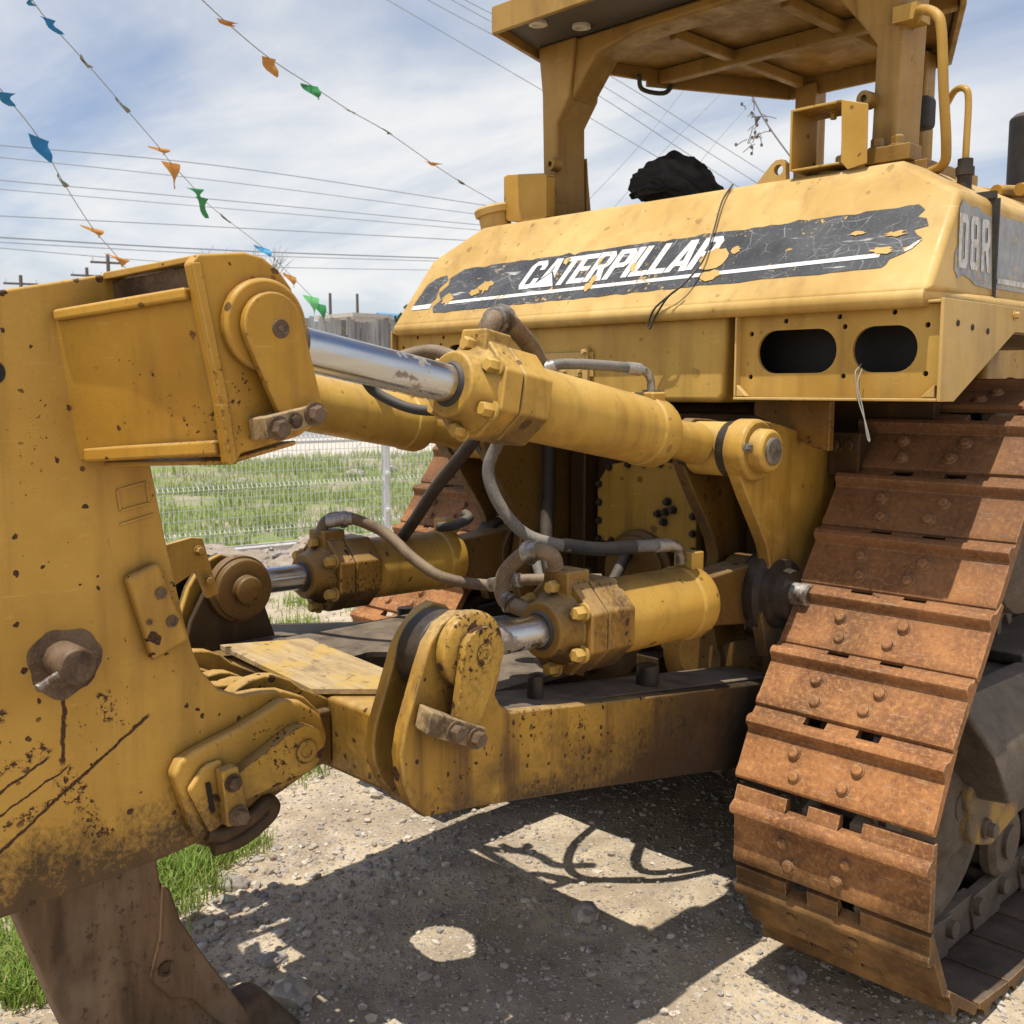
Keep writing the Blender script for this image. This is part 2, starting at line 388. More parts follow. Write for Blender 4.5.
M['lgreen'] = flat('light_green_pennant_plastic', (.20, .62, .22), .1, .5)
M['grey'] = flat('grey_pennant_plastic', (.22, .22, .19), .2, .5)
M['tin'] = flat('blue_tin', (.12, .36, .58), .3, .5)
M['plaster'] = flat('cream_plaster', (.55, .50, .44), .2, .9, 3)
M['bark'] = flat('dry_bark', (.16, .13, .11), .3, .9)

# ------------------------------------------------------------------ camera, sun, sky
cam = bpy.data.cameras.new('camera'); co = bpy.data.objects.new('camera', cam); COL.objects.link(co)
co.location = (2.48, -2.45, 1.89); co.rotation_euler = (R(90) - .1176, 0, .7965)
cam.sensor_width = 36; cam.lens = 36 * 1050 / 1024; cam.clip_end = 3000; cam.clip_start = .02
cam.dof.use_dof = True; cam.dof.focus_distance = 2.7; cam.dof.aperture_fstop = 11
sc.camera = co
S = Vector((.02, -.25, 1)).normalized()
sd = bpy.data.lights.new('sun', 'SUN'); so = bpy.data.objects.new('sun', sd); COL.objects.link(so)
sd.energy = 5.0; sd.angle = R(.53); sd.color = (1, .94, .84)
so.rotation_euler = S.to_track_quat('Z', 'Y').to_euler(); so.location = (0, 0, 12)
w = bpy.data.worlds.new('World'); sc.world = w; w.use_nodes = True
nt = w.node_tree; nt.nodes.clear()
def wn(t, **k):
    x = nt.nodes.new(t)
    for a, b in k.items(): setattr(x, a, b)
    return x
L_ = nt.links.new
wo = wn('ShaderNodeOutputWorld'); bg = wn('ShaderNodeBackground'); L_(bg.outputs[0], wo.inputs[0])
sky = wn('ShaderNodeTexSky', sky_type='NISHITA'); sky.sun_disc = False
sky.sun_elevation = math.asin(S.z); sky.sun_rotation = math.atan2(S.x, S.y); sky.air_density = 1.0; sky.dust_density = 1.2; sky.ozone_density = 1.5
tc = wn('ShaderNodeTexCoord'); sx = wn('ShaderNodeSeparateXYZ'); L_(tc.outputs['Generated'], sx.inputs[0])
def wm(op, a, b=0.0):
    x = wn('ShaderNodeMath', operation=op)
    for i, v in enumerate((a, b)):
        if isinstance(v, bpy.types.NodeSocket): L_(v, x.inputs[i])
        else: x.inputs[i].default_value = v
    return x.outputs[0]
zz = wm('ADD', wm('MAXIMUM', sx.outputs[2], 0.0), .16)
cx = wn('ShaderNodeCombineXYZ'); L_(wm('DIVIDE', sx.outputs[0], zz), cx.inputs[0]); L_(wm('DIVIDE', sx.outputs[1], zz), cx.inputs[1])
def wnoise(scale, detail, rough, sclv=(1, 1, 1), rot=0.0, off=(0, 0, 0)):
    mp = wn('ShaderNodeMapping'); L_(cx.outputs[0], mp.inputs[0]); mp.inputs['Scale'].default_value = sclv; mp.inputs['Rotation'].default_value = (0, 0, rot); mp.inputs['Location'].default_value = off
    x = wn('ShaderNodeTexNoise'); L_(mp.outputs[0], x.inputs[0]); x.inputs['Scale'].default_value = scale; x.inputs['Detail'].default_value = detail; x.inputs['Roughness'].default_value = rough; x.inputs['Distortion'].default_value = .6
    return x.outputs['Fac']
def wr(v, a, b, c=0.0, d=1.0):
    x = wn('ShaderNodeMapRange', interpolation_type='SMOOTHSTEP'); L_(v, x.inputs[0])
    for i, q in enumerate((a, b, c, d)): x.inputs[i + 1].default_value = q
    return x.outputs[0]
def wmix(f, a, b):
    x = wn('ShaderNodeMix', data_type='RGBA')
    for i, v in ((0, f), (6, a), (7, b)):
        if isinstance(v, bpy.types.NodeSocket): L_(v, x.inputs[i])
        else: x.inputs[i].default_value = v if i == 0 else (*v, 1)
    return x.outputs[2]
c1 = wnoise(.55, 9, .52, (1, 1, 1), .3, (3.1, .4, 0)); c2 = wnoise(.9, 8, .55, (.6, 1.25, 1), .55, (1.2, 2.3, 0))
cl = wm('ADD', wm('MULTIPLY', c1, .62), wm('MULTIPLY', c2, .38))
mask = wr(cl, .34, .57, .25, .98)
hz = wr(sx.outputs[2], .30, .02)
mask = wm('MAXIMUM', mask, wm('MULTIPLY', hz, .72))
mask = wm('MULTIPLY', mask, wr(sx.outputs[2], .46, .72, 1.0, .08))
sk = wn('ShaderNodeMix', data_type='RGBA', blend_type='MULTIPLY'); sk.inputs[0].default_value = 1; L_(sky.outputs[0], sk.inputs[6]); sk.inputs[7].default_value = (.124, .145, .176, 1)
ccol = wmix(wr(c2, .35, .62), (.93, .99, 1.06), (1.25, 1.25, 1.24))
L_(wmix(mask, sk.outputs[2], ccol), bg.inputs[0]); bg.inputs[1].default_value = .74
sc.view_settings.view_transform = 'Standard'; sc.view_settings.look = 'None'; sc.view_settings.exposure = 0
sc.render.engine = 'CYCLES'
sc.cycles.max_bounces = 6; sc.cycles.use_denoising = True

# ------------------------------------------------------------------ the bulldozer
DOZ = empty('bulldozer', (0, 2.0, 0))
tag(DOZ, 'worn yellow crawler bulldozer seen from behind, with rusty tracks, canopy and rear ripper', 'bulldozer')

# ---- fuel tank: sloped rear face, bevelled shoulders
K = .731
def slopeY(z): return .405 + K * (z - 2.152)
mb = MB()
sec = [(-1.185, 2.152), (-1.17, 2.45), (-.94, 2.583), (.94, 2.583), (1.17, 2.45), (1.185, 2.152)]
mb.prism(sec, lambda x, z: (x, slopeY(z), z), lambda x, z: (x, 2.25, z - .01))
tank = mb.build('fuel_tank', M['tank'], DOZ, bevel=.022, seg=4)
mb = MB()    # rolled lower lip
mb.tube([(-1.17, .43, 2.140), (0, .427, 2.140), (1.165, .43, 2.140), (1.175, .8, 2.140), (1.175, 1.6, 2.140)], .027, 12, 1)
mb.build('rolled_lip', M['tank'], tank)
CH = math.hypot(1, K)
def onslope(x, s, off=.003):          # x across, s up the sloped face
    z = 2.152 + s / CH
    return (x, slopeY(z) - off * 1 / CH, z + off * K / CH)
def tilt(x): return .020 * x
rr = random.Random(3)
def ragged(x0, x1, s, amp, n):
    return [(x0 + (x1 - x0) * i / n, s + tilt(x0 + (x1 - x0) * i / n) + rr.uniform(-amp, amp) * (1 if rr.random() < .4 else .25)) for i in range(n + 1)]
mb = MB()
top = ragged(-.90, 1.06, .312, .010, 60); bot = ragged(-.95, 1.02, .080, .005, 50)
rend = [(1.085, .31), (1.07, .285), (1.10, .275), (1.115, .245), (1.075, .235), (1.09, .215), (1.11, .20), (1.10, .18), (1.06, .172), (1.075, .15), (1.035, .13), (1.03, .11)]
lend = [(-.975, .095), (-.945, .13), (-.985, .17), (-.95, .21), (-.965, .25), (-.925, .275)]
mb.poly([bot + rend[::-1] + top[::-1] + lend[::-1]], lambda x, s: onslope(x, s, .0015))
pl = [(-1.115, .11), (-1.02, .10), (-.985, .14), (-1.0, .20), (-.97, .24), (-1.0, .27), (-1.06, .255), (-1.10, .22)]
mb.poly([pl], lambda x, s: onslope(x, s, .0015))
stripe = mb.build('stripe', M['decal'], tank, recalc=False, smooth=False)
mb = MB()
lt = [(x, .136 + tilt(x)) for x in [-.90 + .05 * i for i in range(39)]]; lb = [(x, .120 + tilt(x)) for x in [-.90 + .05 * i for i in range(39)]]
mb.poly([lb + lt[::-1]], lambda x, s: onslope(x, s, .0028))
mb.poly([[(-1.11, .085), (-.99, .087), (-.99, .112), (-1.11, .108)]], lambda x, s: onslope(x, s, .0028))
mb.poly([[(1.068, .150), (1.092, .163), (1.115, .198), (1.100, .190), (1.080, .170)]], lambda x, s: onslope(x, s, .0028))
mb.build('white_line', M['white'], tank, recalc=False, smooth=False)
GL = {'C': [[(.62, .66), (.62, .82), (.5, 1), (.14, 1), (0, .84), (0, .16), (.12, 0), (.48, 0), (.62, .16), (.62, .36), (.42, .36), (.42, .2), (.38, .16), (.24, .16), (.2, .2), (.2, .8), (.24, .84), (.38, .84), (.42, .8), (.42, .66)]],
 'A': [[(0, 0), (.2, 0), (.235, .18), (.425, .18), (.46, 0), (.66, 0), (.45, 1), (.21, 1)], [(.27, .34), (.39, .34), (.33, .72)]],
 'T': [[(0, 1), (.62, 1), (.62, .83), (.41, .83), (.41, 0), (.21, 0), (.21, .83), (0, .83)]],
 'E': [[(0, 0), (.56, 0), (.56, .17), (.2, .17), (.2, .42), (.5, .42), (.5, .58), (.2, .58), (.2, .83), (.56, .83), (.56, 1), (0, 1)]],
 'R': [[(0, 0), (.2, 0), (.2, .4), (.27, .4), (.41, 0), (.63, 0), (.46, .42), (.58, .52), (.6, .6), (.6, .85), (.48, 1), (0, 1)], [(.2, .56), (.2, .84), (.38, .84), (.4, .8), (.4, .6), (.37, .56)]],
 'P': [[(0, 0), (.2, 0), (.2, .38), (.48, .38), (.6, .5), (.6, .87), (.48, 1), (0, 1)], [(.2, .54), (.2, .84), (.38, .84), (.4, .8), (.4, .58), (.37, .54)]],
 'I': [[(0, 0), (.2, 0), (.2, 1), (0, 1)]], 'L': [[(0, 0), (.54, 0), (.54, .17), (.2, .17), (.2, 1), (0, 1)]],
 'D': [[(0, 0), (.48, 0), (.6, .13), (.6, .87), (.48, 1), (0, 1)], [(.2, .17), (.2, .83), (.37, .83), (.4, .79), (.4, .21), (.37, .17)]],
 '8': [[(.1, 0), (.5, 0), (.6, .1), (.6, .42), (.53, .5), (.6, .58), (.6, .9), (.5, 1), (.1, 1), (0, .9), (0, .58), (.07, .5), (0, .42), (0, .1)], [(.2, .15), (.2, .42), (.4, .42), (.4, .15)], [(.2, .58), (.2, .85), (.4, .85), (.4, .58)]],
 'logoA': [[(.22, 1), (.47, 1), (.61, .33), (.385, .56), (.10, .30)], [(.275, .50), (.37, .60), (.34, .80)]],
 'tri': [[(-.14, 0), (.80, 0), (.385, .50)]]}
mb = MB(); x = -.505; hgt = .138; sw = .118
for ch in ['C', 'logoA', 'T', 'E', 'R', 'P', 'I', 'L', 'L', 'A', 'R']:
    adv = {'I': .25, 'L': .56, 'E': .59, 'P': .62, 'A': .66, 'logoA': .68, 'T': .58, 'C': .62, 'R': .66}[ch]
    for g in ([ch] if ch != 'logoA' else ['logoA', 'tri']):
        mb.poly([[(p[0], p[1]) for p in lp] for lp in GL[g]],
                lambda a, b, x=x: onslope(x + a * sw * 1.18 + b * .030, .157 + tilt(x) + b * hgt, .0028))
    x += adv * sw * 1.18
mb.build('lettering', M['white'], tank, recalc=False, smooth=False)
def blob(cx, cs, rx, rs, n=18, j=.25):
    return [(cx + rx * math.cos(2 * math.pi * i / n) * (1 + rr.uniform(-j, j)), cs + rs * math.sin(2 * math.pi * i / n) * (1 + rr.uniform(-j, j))) for i in range(n)]
for (cx_, cs_, rx, rs, j) in [(.402, .200, .056, .046, .10), (.475, .230, .018, .016, .3), (-.70, .185, .035, .035, .5), (-.745, .155, .03, .018, .4), (.90, .245, .022, .008, .4), (1.02, .225, .035, .010, .5),
        (.415, .128, .04, .022, .3), (-.12, .128, .02, .02, .3), (-.11, .16, .014, .02, .3), (.06, .20, .012, .022, .4), (-.30, .27, .02, .02, .4), (1.0, .165, .035, .014, .4), (-.90, .13, .03, .03, .4), (-.12, .25, .008, .02, .4)]:
    mb = MB(); mb.poly([blob(cx_, cs_, rx, rs, 18, j)], lambda x, s: onslope(x, s, .0042))
    mb.build('bare_patch', M['tank'], tank, recalc=False, smooth=False)
# side stripe and model lettering on the right side (normal +X)
def side(y, z, off): return (1.185 - .05 * (z - 2.152) + off, y, z)
mb = MB()
mb.poly([[(.575, 2.225), (.60, 2.20), (.63, 2.215), (.68, 2.205), (.72, 2.19), (.84, 2.185), (.84, 2.40), (.78, 2.405), (.74, 2.418), (.70, 2.41), (.635, 2.425), (.612, 2.40), (.618, 2.36), (.60, 2.33), (.605, 2.30), (.58, 2.27)]], lambda y, z: side(y, z, .002))
mb.poly([[(.875, 2.19), (1.6, 2.19), (1.6, 2.41), (.875, 2.41)]], lambda y, z: side(y, z, .002))
mb.build('side_stripe', M['sidedecal'], tank, recalc=False, smooth=False)
mb = MB()
for i, ch in enumerate('D8R'):
    mb.poly([[(p[0], p[1]) for p in lp] for lp in GL[ch]], lambda a, b, i=i: side(.596 + i * .080 + a * .105 + b * .012, 2.232 + b * .155, .0045))
mb.poly([[(.875, 2.205), (1.6, 2.205), (1.6, 2.222), (.875, 2.222)]], lambda y, z: side(y, z, .006))
mb.build('side_lettering', M['sidewhite'], tank, recalc=False, smooth=False)
mb = MB(); mb.box(1.160, 1.192, .850, .859, 2.15, 2.455); mb.box(1.1, 1.180, .846, .864, 2.456, 2.478)
mb.build('black_seal', M['black'], tank)
mb = MB(); mb.lathe((-.935, .80, 2.57), (-.955, .78, 2.7), [(0, .068), (.07, .068), (.072, .08), (.10, .082), (.11, .07)], 24)
mb.build('filler_cap', M['tank'], tank, bevel=.003)
mb = MB()
ey = [(.385, 2.575), (.455, 2.645), (.475, 2.658), (.498, 2.658), (.512, 2.645), (.516, 2.575)]
mb.holed([ey, [(.485 + .018 * math.cos(a * .5236), 2.625 + .018 * math.sin(a * .5236)) for a in range(12)]], lambda x, z: (x, .765, z), lambda x, z: (x, .79, z))
mb.build('lifting_eye', M['tank'], tank)

# ---- tank centre lower wall and the two rear lamp boxes
mb = MB()
mb.prism([(-.50, 1.842), (.485, 1.842), (.505, 1.87), (.505, 2.13), (-.52, 2.13), (-.52, 1.87)], lambda x, z: (x, .452, z), lambda x, z: (x, 2.2, z))
mb.build('tank_wall', M['wall'], DOZ, bevel=.02, seg=4)
mb = MB()    # hinged access plate with bolts on the wall
mb.box(-.34, -.06, .444, .449, 1.93, 2.02); mb.box(-.10, -.075, .430, .449, 1.885, 2.035)
ap = mb.build('access_plate', M['tank'], DOZ, bevel=.003)
bolts('bolt', [((q[0], .444, q[1]), (0, -1, 0), .009, .012) for q in [(-.31, 1.95), (-.20, 1.95), (-.12, 1.95)]] + [((-.0875, .430, 2.02), (0, -1, 0), .009, .012)], M['tank'], ap)
def stadium(x0, x1, z0, z1, r, n=6):
    out = []
    for cx_, cz_, a in ((x1 - r, z1 - r, 0), (x0 + r, z1 - r, 90), (x0 + r, z0 + r, 180), (x1 - r, z0 + r, 270)):
        out += [(cx_ + r * math.cos(R(a + 90 * i / n)), cz_ + r * math.sin(R(a + 90 * i / n))) for i in range(n + 1)]
    return out
def lampbox(s):
    f = lambda x: x * s
    mb = MB()
    # perforated rear plate
    small = [(.72, 2.095), (.90, 2.10), (1.07, 2.105), (.598, 2.06), (.598, 1.925), (.918, 2.07), (.918, 1.925), (1.168, 2.065), (1.168, 1.93)]
    holes = [stadium(.622, .894, 1.935, 2.068, .064), stadium(.945, 1.142, 1.935, 2.068, .064)] + [[(x_ + .0085 * math.cos(a * .785), z_ + .0085 * math.sin(a * .785)) for a in range(8)] for x_, z_ in small]
    mb.holed([[(.56, 1.862), (1.205, 1.862), (1.205, 2.122), (.56, 2.122)]] + holes, lambda x, z: (f(x), .455, z), lambda x, z: (f(x), .467, z))
    o = mb.build('lamp_box', M['wall'], DOZ, bevel=.002, seg=1)
    mb = MB()
    mb.box(f(.552), f(1.213), .425, .52, 1.852, 1.861); mb.box(f(.552), f(1.213), .432, .52, 2.1235, 2.132)
    mb.box(f(.552), f(.5595), .428, .52, 1.8615, 2.123)
    mb.prism([(.56, 1.863), (.60, 1.863), (.56, 1.90)], lambda x, z: (f(x), .432, z), lambda x, z: (f(x), .454, z))
    mb.prism([(1.205, 1.863), (1.165, 1.863), (1.205, 1.90)], lambda x, z: (f(x), .432, z), lambda x, z: (f(x), .454, z))
    mb.build('lamp_box_rim', M['tank'], o, bevel=.003)
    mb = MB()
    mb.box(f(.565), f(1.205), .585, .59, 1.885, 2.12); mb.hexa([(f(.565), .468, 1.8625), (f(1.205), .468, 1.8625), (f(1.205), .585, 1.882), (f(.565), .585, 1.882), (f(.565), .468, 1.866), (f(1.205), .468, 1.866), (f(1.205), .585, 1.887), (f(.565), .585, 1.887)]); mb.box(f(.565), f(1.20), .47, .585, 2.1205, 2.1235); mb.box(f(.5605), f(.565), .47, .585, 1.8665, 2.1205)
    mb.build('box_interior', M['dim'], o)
    mb = MB()     # side fender plate with sloped front cut
    mb.yz([(.428, 1.852), (.52, 1.852), (.94, 2.06), (2.4, 2.06), (2.4, 2.135), (.428, 2.135)], f(1.2135), f(1.224))
    mb.build('fender_plate', M['tank'], o, bevel=.002)
    mb = MB()
    for y_, z_ in ((.52, 2.07), (.62, 2.062), (.73, 2.055)):
        mb = MB(); mb.cyl((f(1.2235), y_, z_), (f(1.2265), y_, z_), .009, 12); mb.build('fender_hole', M['dim'], o)
    bolts('bolt', [((f(1.224), .93, 2.11), (s, 0, 0), .011, .012)], M['tank'], o)
    mb = MB()     # underside sheet carrying on over the track
    mb.hexa([(f(.552), .53, 1.853), (f(1.2125), .53, 1.853), (f(1.2125), .94, 2.055), (f(.552), .94, 2.055), (f(.552), .53, 1.8605), (f(1.2125), .53, 1.8605), (f(1.2125), .94, 2.0625), (f(.552), .94, 2.0625)])
    mb.box(f(.552), f(1.2125), .94, 2.4, 2.055, 2.0625)
    mb.build('fender_underside', M['shadedirty'], o)
lampbox(1); lampbox(-1)

# ---- transmission case, cover plates, dark hull
mb = MB()
mb.prism([(-.60, .45), (.50, .45), (.56, .62), (.56, 1.835), (-.64, 1.835), (-.64, .62)], lambda x, z: (x, .80, z), lambda x, z: (x, 3.6, z))
case = mb.build('transmission_case', M['shadedark'], DOZ, bevel=.03, seg=3)
mb = MB(); cov = [(-.305, 1.275), (.05, 1.262), (.185, 1.275), (.185, 1.55), (.12, 1.60), (.02, 1.615), (-.15, 1.605), (-.25, 1.585), (-.305, 1.51)]
mb.xz(cov, .755, .80)
mb.build('cover_plate', M['cover'], case, bevel=.008)
n = len(cov); BL = []
for i in range(n):
    a, b = Vector(cov[i]), Vector(cov[(i + 1) % n]); k = max(1, int((b - a).length / .062))
    for j in range(k):
        p = a.lerp(b, j / k); p = p + (Vector((-.06, 1.43)) - p).normalized() * .014
        BL.append(((p.x, .755, p.y), (0, -1, 0), .011, .014))
for dx, dz in ((0, 0), (.035, .01), (-.035, -.01), (.008, .04), (-.008, -.04)): BL.append(((.045 + dx, .755, 1.42 + dz), (0, -1, 0), .012, .02))
bolts('cover_bolt', BL, M['grease'], case)
mb = MB(); mb.lathe((-.08, .80, 1.17), (-.08, .5, 1.17), [(0, .17), (.06, .17), (.07, .15), (.09, .145)], 32)
mb.build('bearing_cap', M['mid'], case, bevel=.006)
mb = MB(); mb.lathe((.30, .80, .92), (.30, .4, .92), [(0, .22), (.10, .22), (.13, .19), (.15, .10), (.17, .09)], 32)
for i in range(10):
    a = i * .628; mb.bolt((.30 + .2 * math.cos(a), .70, .92 + .2 * math.sin(a)), (0, -1, 0), .012, .018)
mb.build('output_housing', M['mid'], case, bevel=.006)
mb = MB(); mb.lathe((-.18, .80, .88), (-.18, .4, .88), [(0, .14), (.08, .14), (.1, .1)], 28); mb.box(-.05, .06, .70, .80, .74, .86)
mb.build('drain_housing', M['shadedark'], case, bevel=.008)
mb = MB(); mb.box(-.42, -.34, .72, .80, .7, 1.8); mb.box(.44, .50, .70, .80, .6, 1.80); mb.box(-.58, .50, .74, .80, 1.72, 1.80)
mb.build('case_rib', M['shadedark'], case, bevel=.008)
mb = MB(); mb.prism([(-.55, .52), (.42, .52), (.5, .62), (-.62, .62)], lambda x, z: (x, .60, z), lambda x, z: (x, 3.4, z))
mb.build('belly_guard', M['grease'], DOZ, bevel=.01)
# final drive housings joining case and sprockets
for s in (1, -1):
    mb = MB(); mb.lathe((s * .50, 1.29, 1.41), (s * 1.0, 1.29, 1.41), [(0, .34), (.15, .34), (.2, .30), (.44, .30)], 36)
    mb.build('final_drive', M['shadedark'], DOZ, bevel=.01)

# ---- brackets that carry the ripper
BR = [(.252, 1.742), (.272, 1.775), (.32, 1.794), (.40, 1.790), (.50, 1.775), (.86, 1.70), (.86, 1.02), (.47, 1.02), (.42, 1.16), (.445, 1.25), (.462, 1.33), (.44, 1.39), (.395, 1.455), (.325, 1.55), (.272, 1.63), (.252, 1.68)]
for s in (1, -1):
    for (xa, xb, nm) in ((.64, .685, 'ripper_bracket'), (.44, .485, 'ripper_bracket')):
        mb = MB(); mb.yz(BR, s * xa, s * xb)
        if xa > .6:
            mb.lathe((s * .642, .335, 1.70), (s * .9, .335, 1.70), [(0, .096), (.064, .096), (.072, .086)], 36)
        o = mb.build(nm, M['bracket'] if xa > .6 and s > 0 else M['mid'], DOZ, bevel=.006)  # left and inner brackets take the painted-in shade copy
        if xa > .6:
            mb = MB(); mb.lathe((s * .713, .335, 1.70), (s * .9, .335, 1.70), [(0, .068), (.04, .066), (.048, .058)], 28)
            mb.build('pin_boss', M['cylp'], o, bevel=.003)
            mb = MB(); mb.lathe((s * .755, .335, 1.70), (s * .9, .335, 1.70), [(0, .043), (.012, .043), (.016, .038)], 24)
            mb.build('pivot_pin', M['pinface'], o)
            bolts('bolt', [((s * .714, .262, 1.712), (s, 0, 0), .013, .016)], M['pinface'], o)
            # lower pivot with dark seals and the bright pin end
            mb = MB(); mb.lathe((s * .60, .53, 1.225), (s * .9, .53, 1.225), [(0, .13), (.02, .140), (.065, .140), (.075, .115), (.10, .112), (.105, .085), (.135, .08)], 32)
            mb.build('pivot_seal', M['grease'], o)
            mb = MB(); mb.lathe((s * .73, .53, 1.232), (s * .9, .53, 1.232), [(0, .036), (.058, .036), (.064, .030)], 24)
            mb.build('pivot_pin', M['zinc'], o)
    mb = MB(); mb.box(s * .485, s * .64, .62, .86, 1.05, 1.70)
    mb.build('bracket_web', M['shadedark'], DOZ, bevel=.01)
mb = MB(); mb.prism([(.52, 1.850), (.80, 1.850), (.80, 1.69), (.74, 1.70), (.60, 1.77), (.52, 1.80)], lambda x, z: (x, .60, z), lambda x, z: (x, .63, z)); mb.build('mount_plate', M['shadedirty'], DOZ, bevel=.004)
mb = MB(); mb.box(.69, .80, .80, .95, 1.60, 1.74); mb.bolt((.72, .80, 1.70), (0, -1, 0), .02, .02); mb.bolt((.77, .80, 1.70), (0, -1, 0), .02, .02); mb.box(.60, .98, .95, 1.0, 1.5, 1.84)
mb.build('mount_block', M['shadedark'], DOZ, bevel=.008)

# ---- hydraulic cylinders
def octa(r, flatten=1.0):
    return [(r * math.cos(R(22.5 + 45 * i)), r * math.sin(R(22.5 + 45 * i)) * flatten) for i in range(8)]
def frame_on(p0, p1):
    p0, p1 = Vector(p0), Vector(p1); d = (p1 - p0).normalized(); a = d.cross(Vector((0, 0, 1))).normalized(); b = a.cross(d).normalized()
    return p0, d, a, b
def cylinder(kind, s, p0, p1, th, tb, te, rb, rrod, rhead, pm, hm):
    """p0 rod-end pin, p1 base-end pin; th: start of head, tb: start of barrel, te: end of barrel (metres from p0)"""
    p0 = (s * p0[0], p0[1], p0[2]); p1 = (s * p1[0], p1[1], p1[2])
    o0, d, a, b = frame_on(p0, p1); L = (Vector(p1) - Vector(p0)).length
    at = lambda t, u=0, v=0: o0 + d * t + a * u + b * v
    mb = MB()
    e = rb * .14
    mb.lathe(at(tb), p1, [(0, rb), (te - tb - .09, rb), (te - tb - .085, rb * 1.05), (te - tb - .025, rb * 1.05), (te - tb - .004, rb * .97), (te - tb, rb * .88)], 40)
    root = mb.build(kind, pm, DOZ, bevel=.004)
    mb = MB(); mb.lathe(at(.05), p1, [(0, rrod), (th + .02 - .05, rrod)], 32)
    mb.build('rod', M['chrome'], root)
    mb = MB()
    mb.prism(octa(rhead, .97), lambda u, v: at(th + .055, u, v), lambda u, v: at(th + .12, u, v))
    mb.prism(octa(rhead * .99, .97), lambda u, v: at(th + .123, u, v), lambda u, v: at(tb + .01, u, v))
    mb.lathe(at(th - .012), p1, [(0, rrod * 1.28), (.0, rrod * 1.75), (.035, rrod * 1.95), (.075, rrod * 2.5)], 32)
    mb.hexa([at(th + .045, -.05, rhead * .6), at(th + .045, .05, rhead * .6), at(th + .045, .045, rhead * 1.12), at(th + .045, -.045, rhead * 1.12),
             at(th + .135, -.05, rhead * .6), at(th + .135, .05, rhead * .6), at(th + .135, .045, rhead * 1.12), at(th + .135, -.045, rhead * 1.12)])
    head = mb.build('cylinder_head', hm, root, bevel=.007, seg=3)
    for i in range(6):
        an = R(30 + 60 * i); u, v = rhead * .80 * math.cos(an), rhead * .80 * math.sin(an)
        bolts('head_bolt', [(at(th + .055, u, v), -d, .019, .03)], M['cylp'], root)
    mb = MB(); mb.lathe(at(th - .02), p1, [(0, rrod * 1.08), (.012, rrod * 1.3), (.03, rrod * 1.3)], 32)
    mb.build('rod_seal', M['black'], root)
    return root, at
def tiltcyl(s):
    p0, p1 = (.55, -1.32, 1.998), (.55, .335, 1.70)
    root, at = cylinder('tilt_cylinder', s, p0, p1, .565, .78, 1.385, .098, .046, .132, M['cylp'], M['head'])
    L = 1.682
    mb = MB(); mb.lathe(at(1.38), at(L), [(0, .062), (.10, .058), (.14, .060), (.20, .066)], 28)
    mb.cyl(at(L) + Vector((-.09, 0, 0)), at(L) + Vector((.09, 0, 0)), .085, 28)
    mb.build('rod_eye', M['cylp'], root, bevel=.004)
    mb = MB()
    for sx_ in (-1, 1): mb.lathe(at(L) + Vector((sx_ * .06, 0, 0)), at(L) + Vector((sx_ * .3, 0, 0)), [(0, .088), (.028, .088)], 28)
    mb.build('eye_seal', M['grease'], root)
    mb = MB(); mb.cyl(at(0) + Vector((-.075, 0, 0)), at(0) + Vector((.075, 0, 0)), .085, 28); mb.cyl(at(.02), at(.12), .055, 28)
    mb.build('rod_eye', M['pin'], root, bevel=.004)
    mb = MB(); q = at(1.345, 0, .095); mb.bar(q - Vector((.045, .03, 0)), q + Vector((.045, -.03, 0)), .06, .05)
    mb.build('hose_port', M['cylp'], root, bevel=.006)
    return at
def liftcyl(s):
    p0, p1 = (.565, -.84, 1.255), (.575, .53, 1.225)
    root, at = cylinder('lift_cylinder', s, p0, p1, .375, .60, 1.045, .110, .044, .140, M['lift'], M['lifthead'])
    L = 1.37
    mb = MB(); o = at(1.03)
    mb.hexa([at(1.03, -.05, -.075), at(1.03, .05, -.075), at(1.03, .05, .075), at(1.03, -.05, .075), at(1.30, -.055, -.10), at(1.30, .055, -.10), at(1.30, .055, .10), at(1.30, -.055, .10)])
    mb.cyl(at(L) + Vector((-.07, 0, 0)), at(L) + Vector((.07, 0, 0)), .115, 32)
    mb.build('clevis', M['mid'], root, bevel=.008)
    mb = MB(); mb.hexa([at(.98, -.03, .09), at(.98, .04, .09), at(.98, .04, .16), at(.98, -.03, .16), at(1.04, -.03, .09), at(1.04, .04, .09), at(1.04, .04, .16), at(1.04, -.03, .16)])
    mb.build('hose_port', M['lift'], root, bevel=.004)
    mb = MB(); mb.cyl(at(0) + Vector((-.022, 0, 0)), at(0) + Vector((.058 * s, 0, 0)), .106, 36); mb.lathe(at(.05), at(.3), [(0, .07), (.08, .058), (.12, .05)], 28)
    mb.build('rod_eye', M['grease'], root, bevel=.01)
    mb = MB(); mb.lathe(at(.94, 0, -.06), at(.94, 0, -.3), [(0, .03), (.09, .03)], 16)
    return at
for s in (1, -1): tiltcyl(s); liftcyl(s)

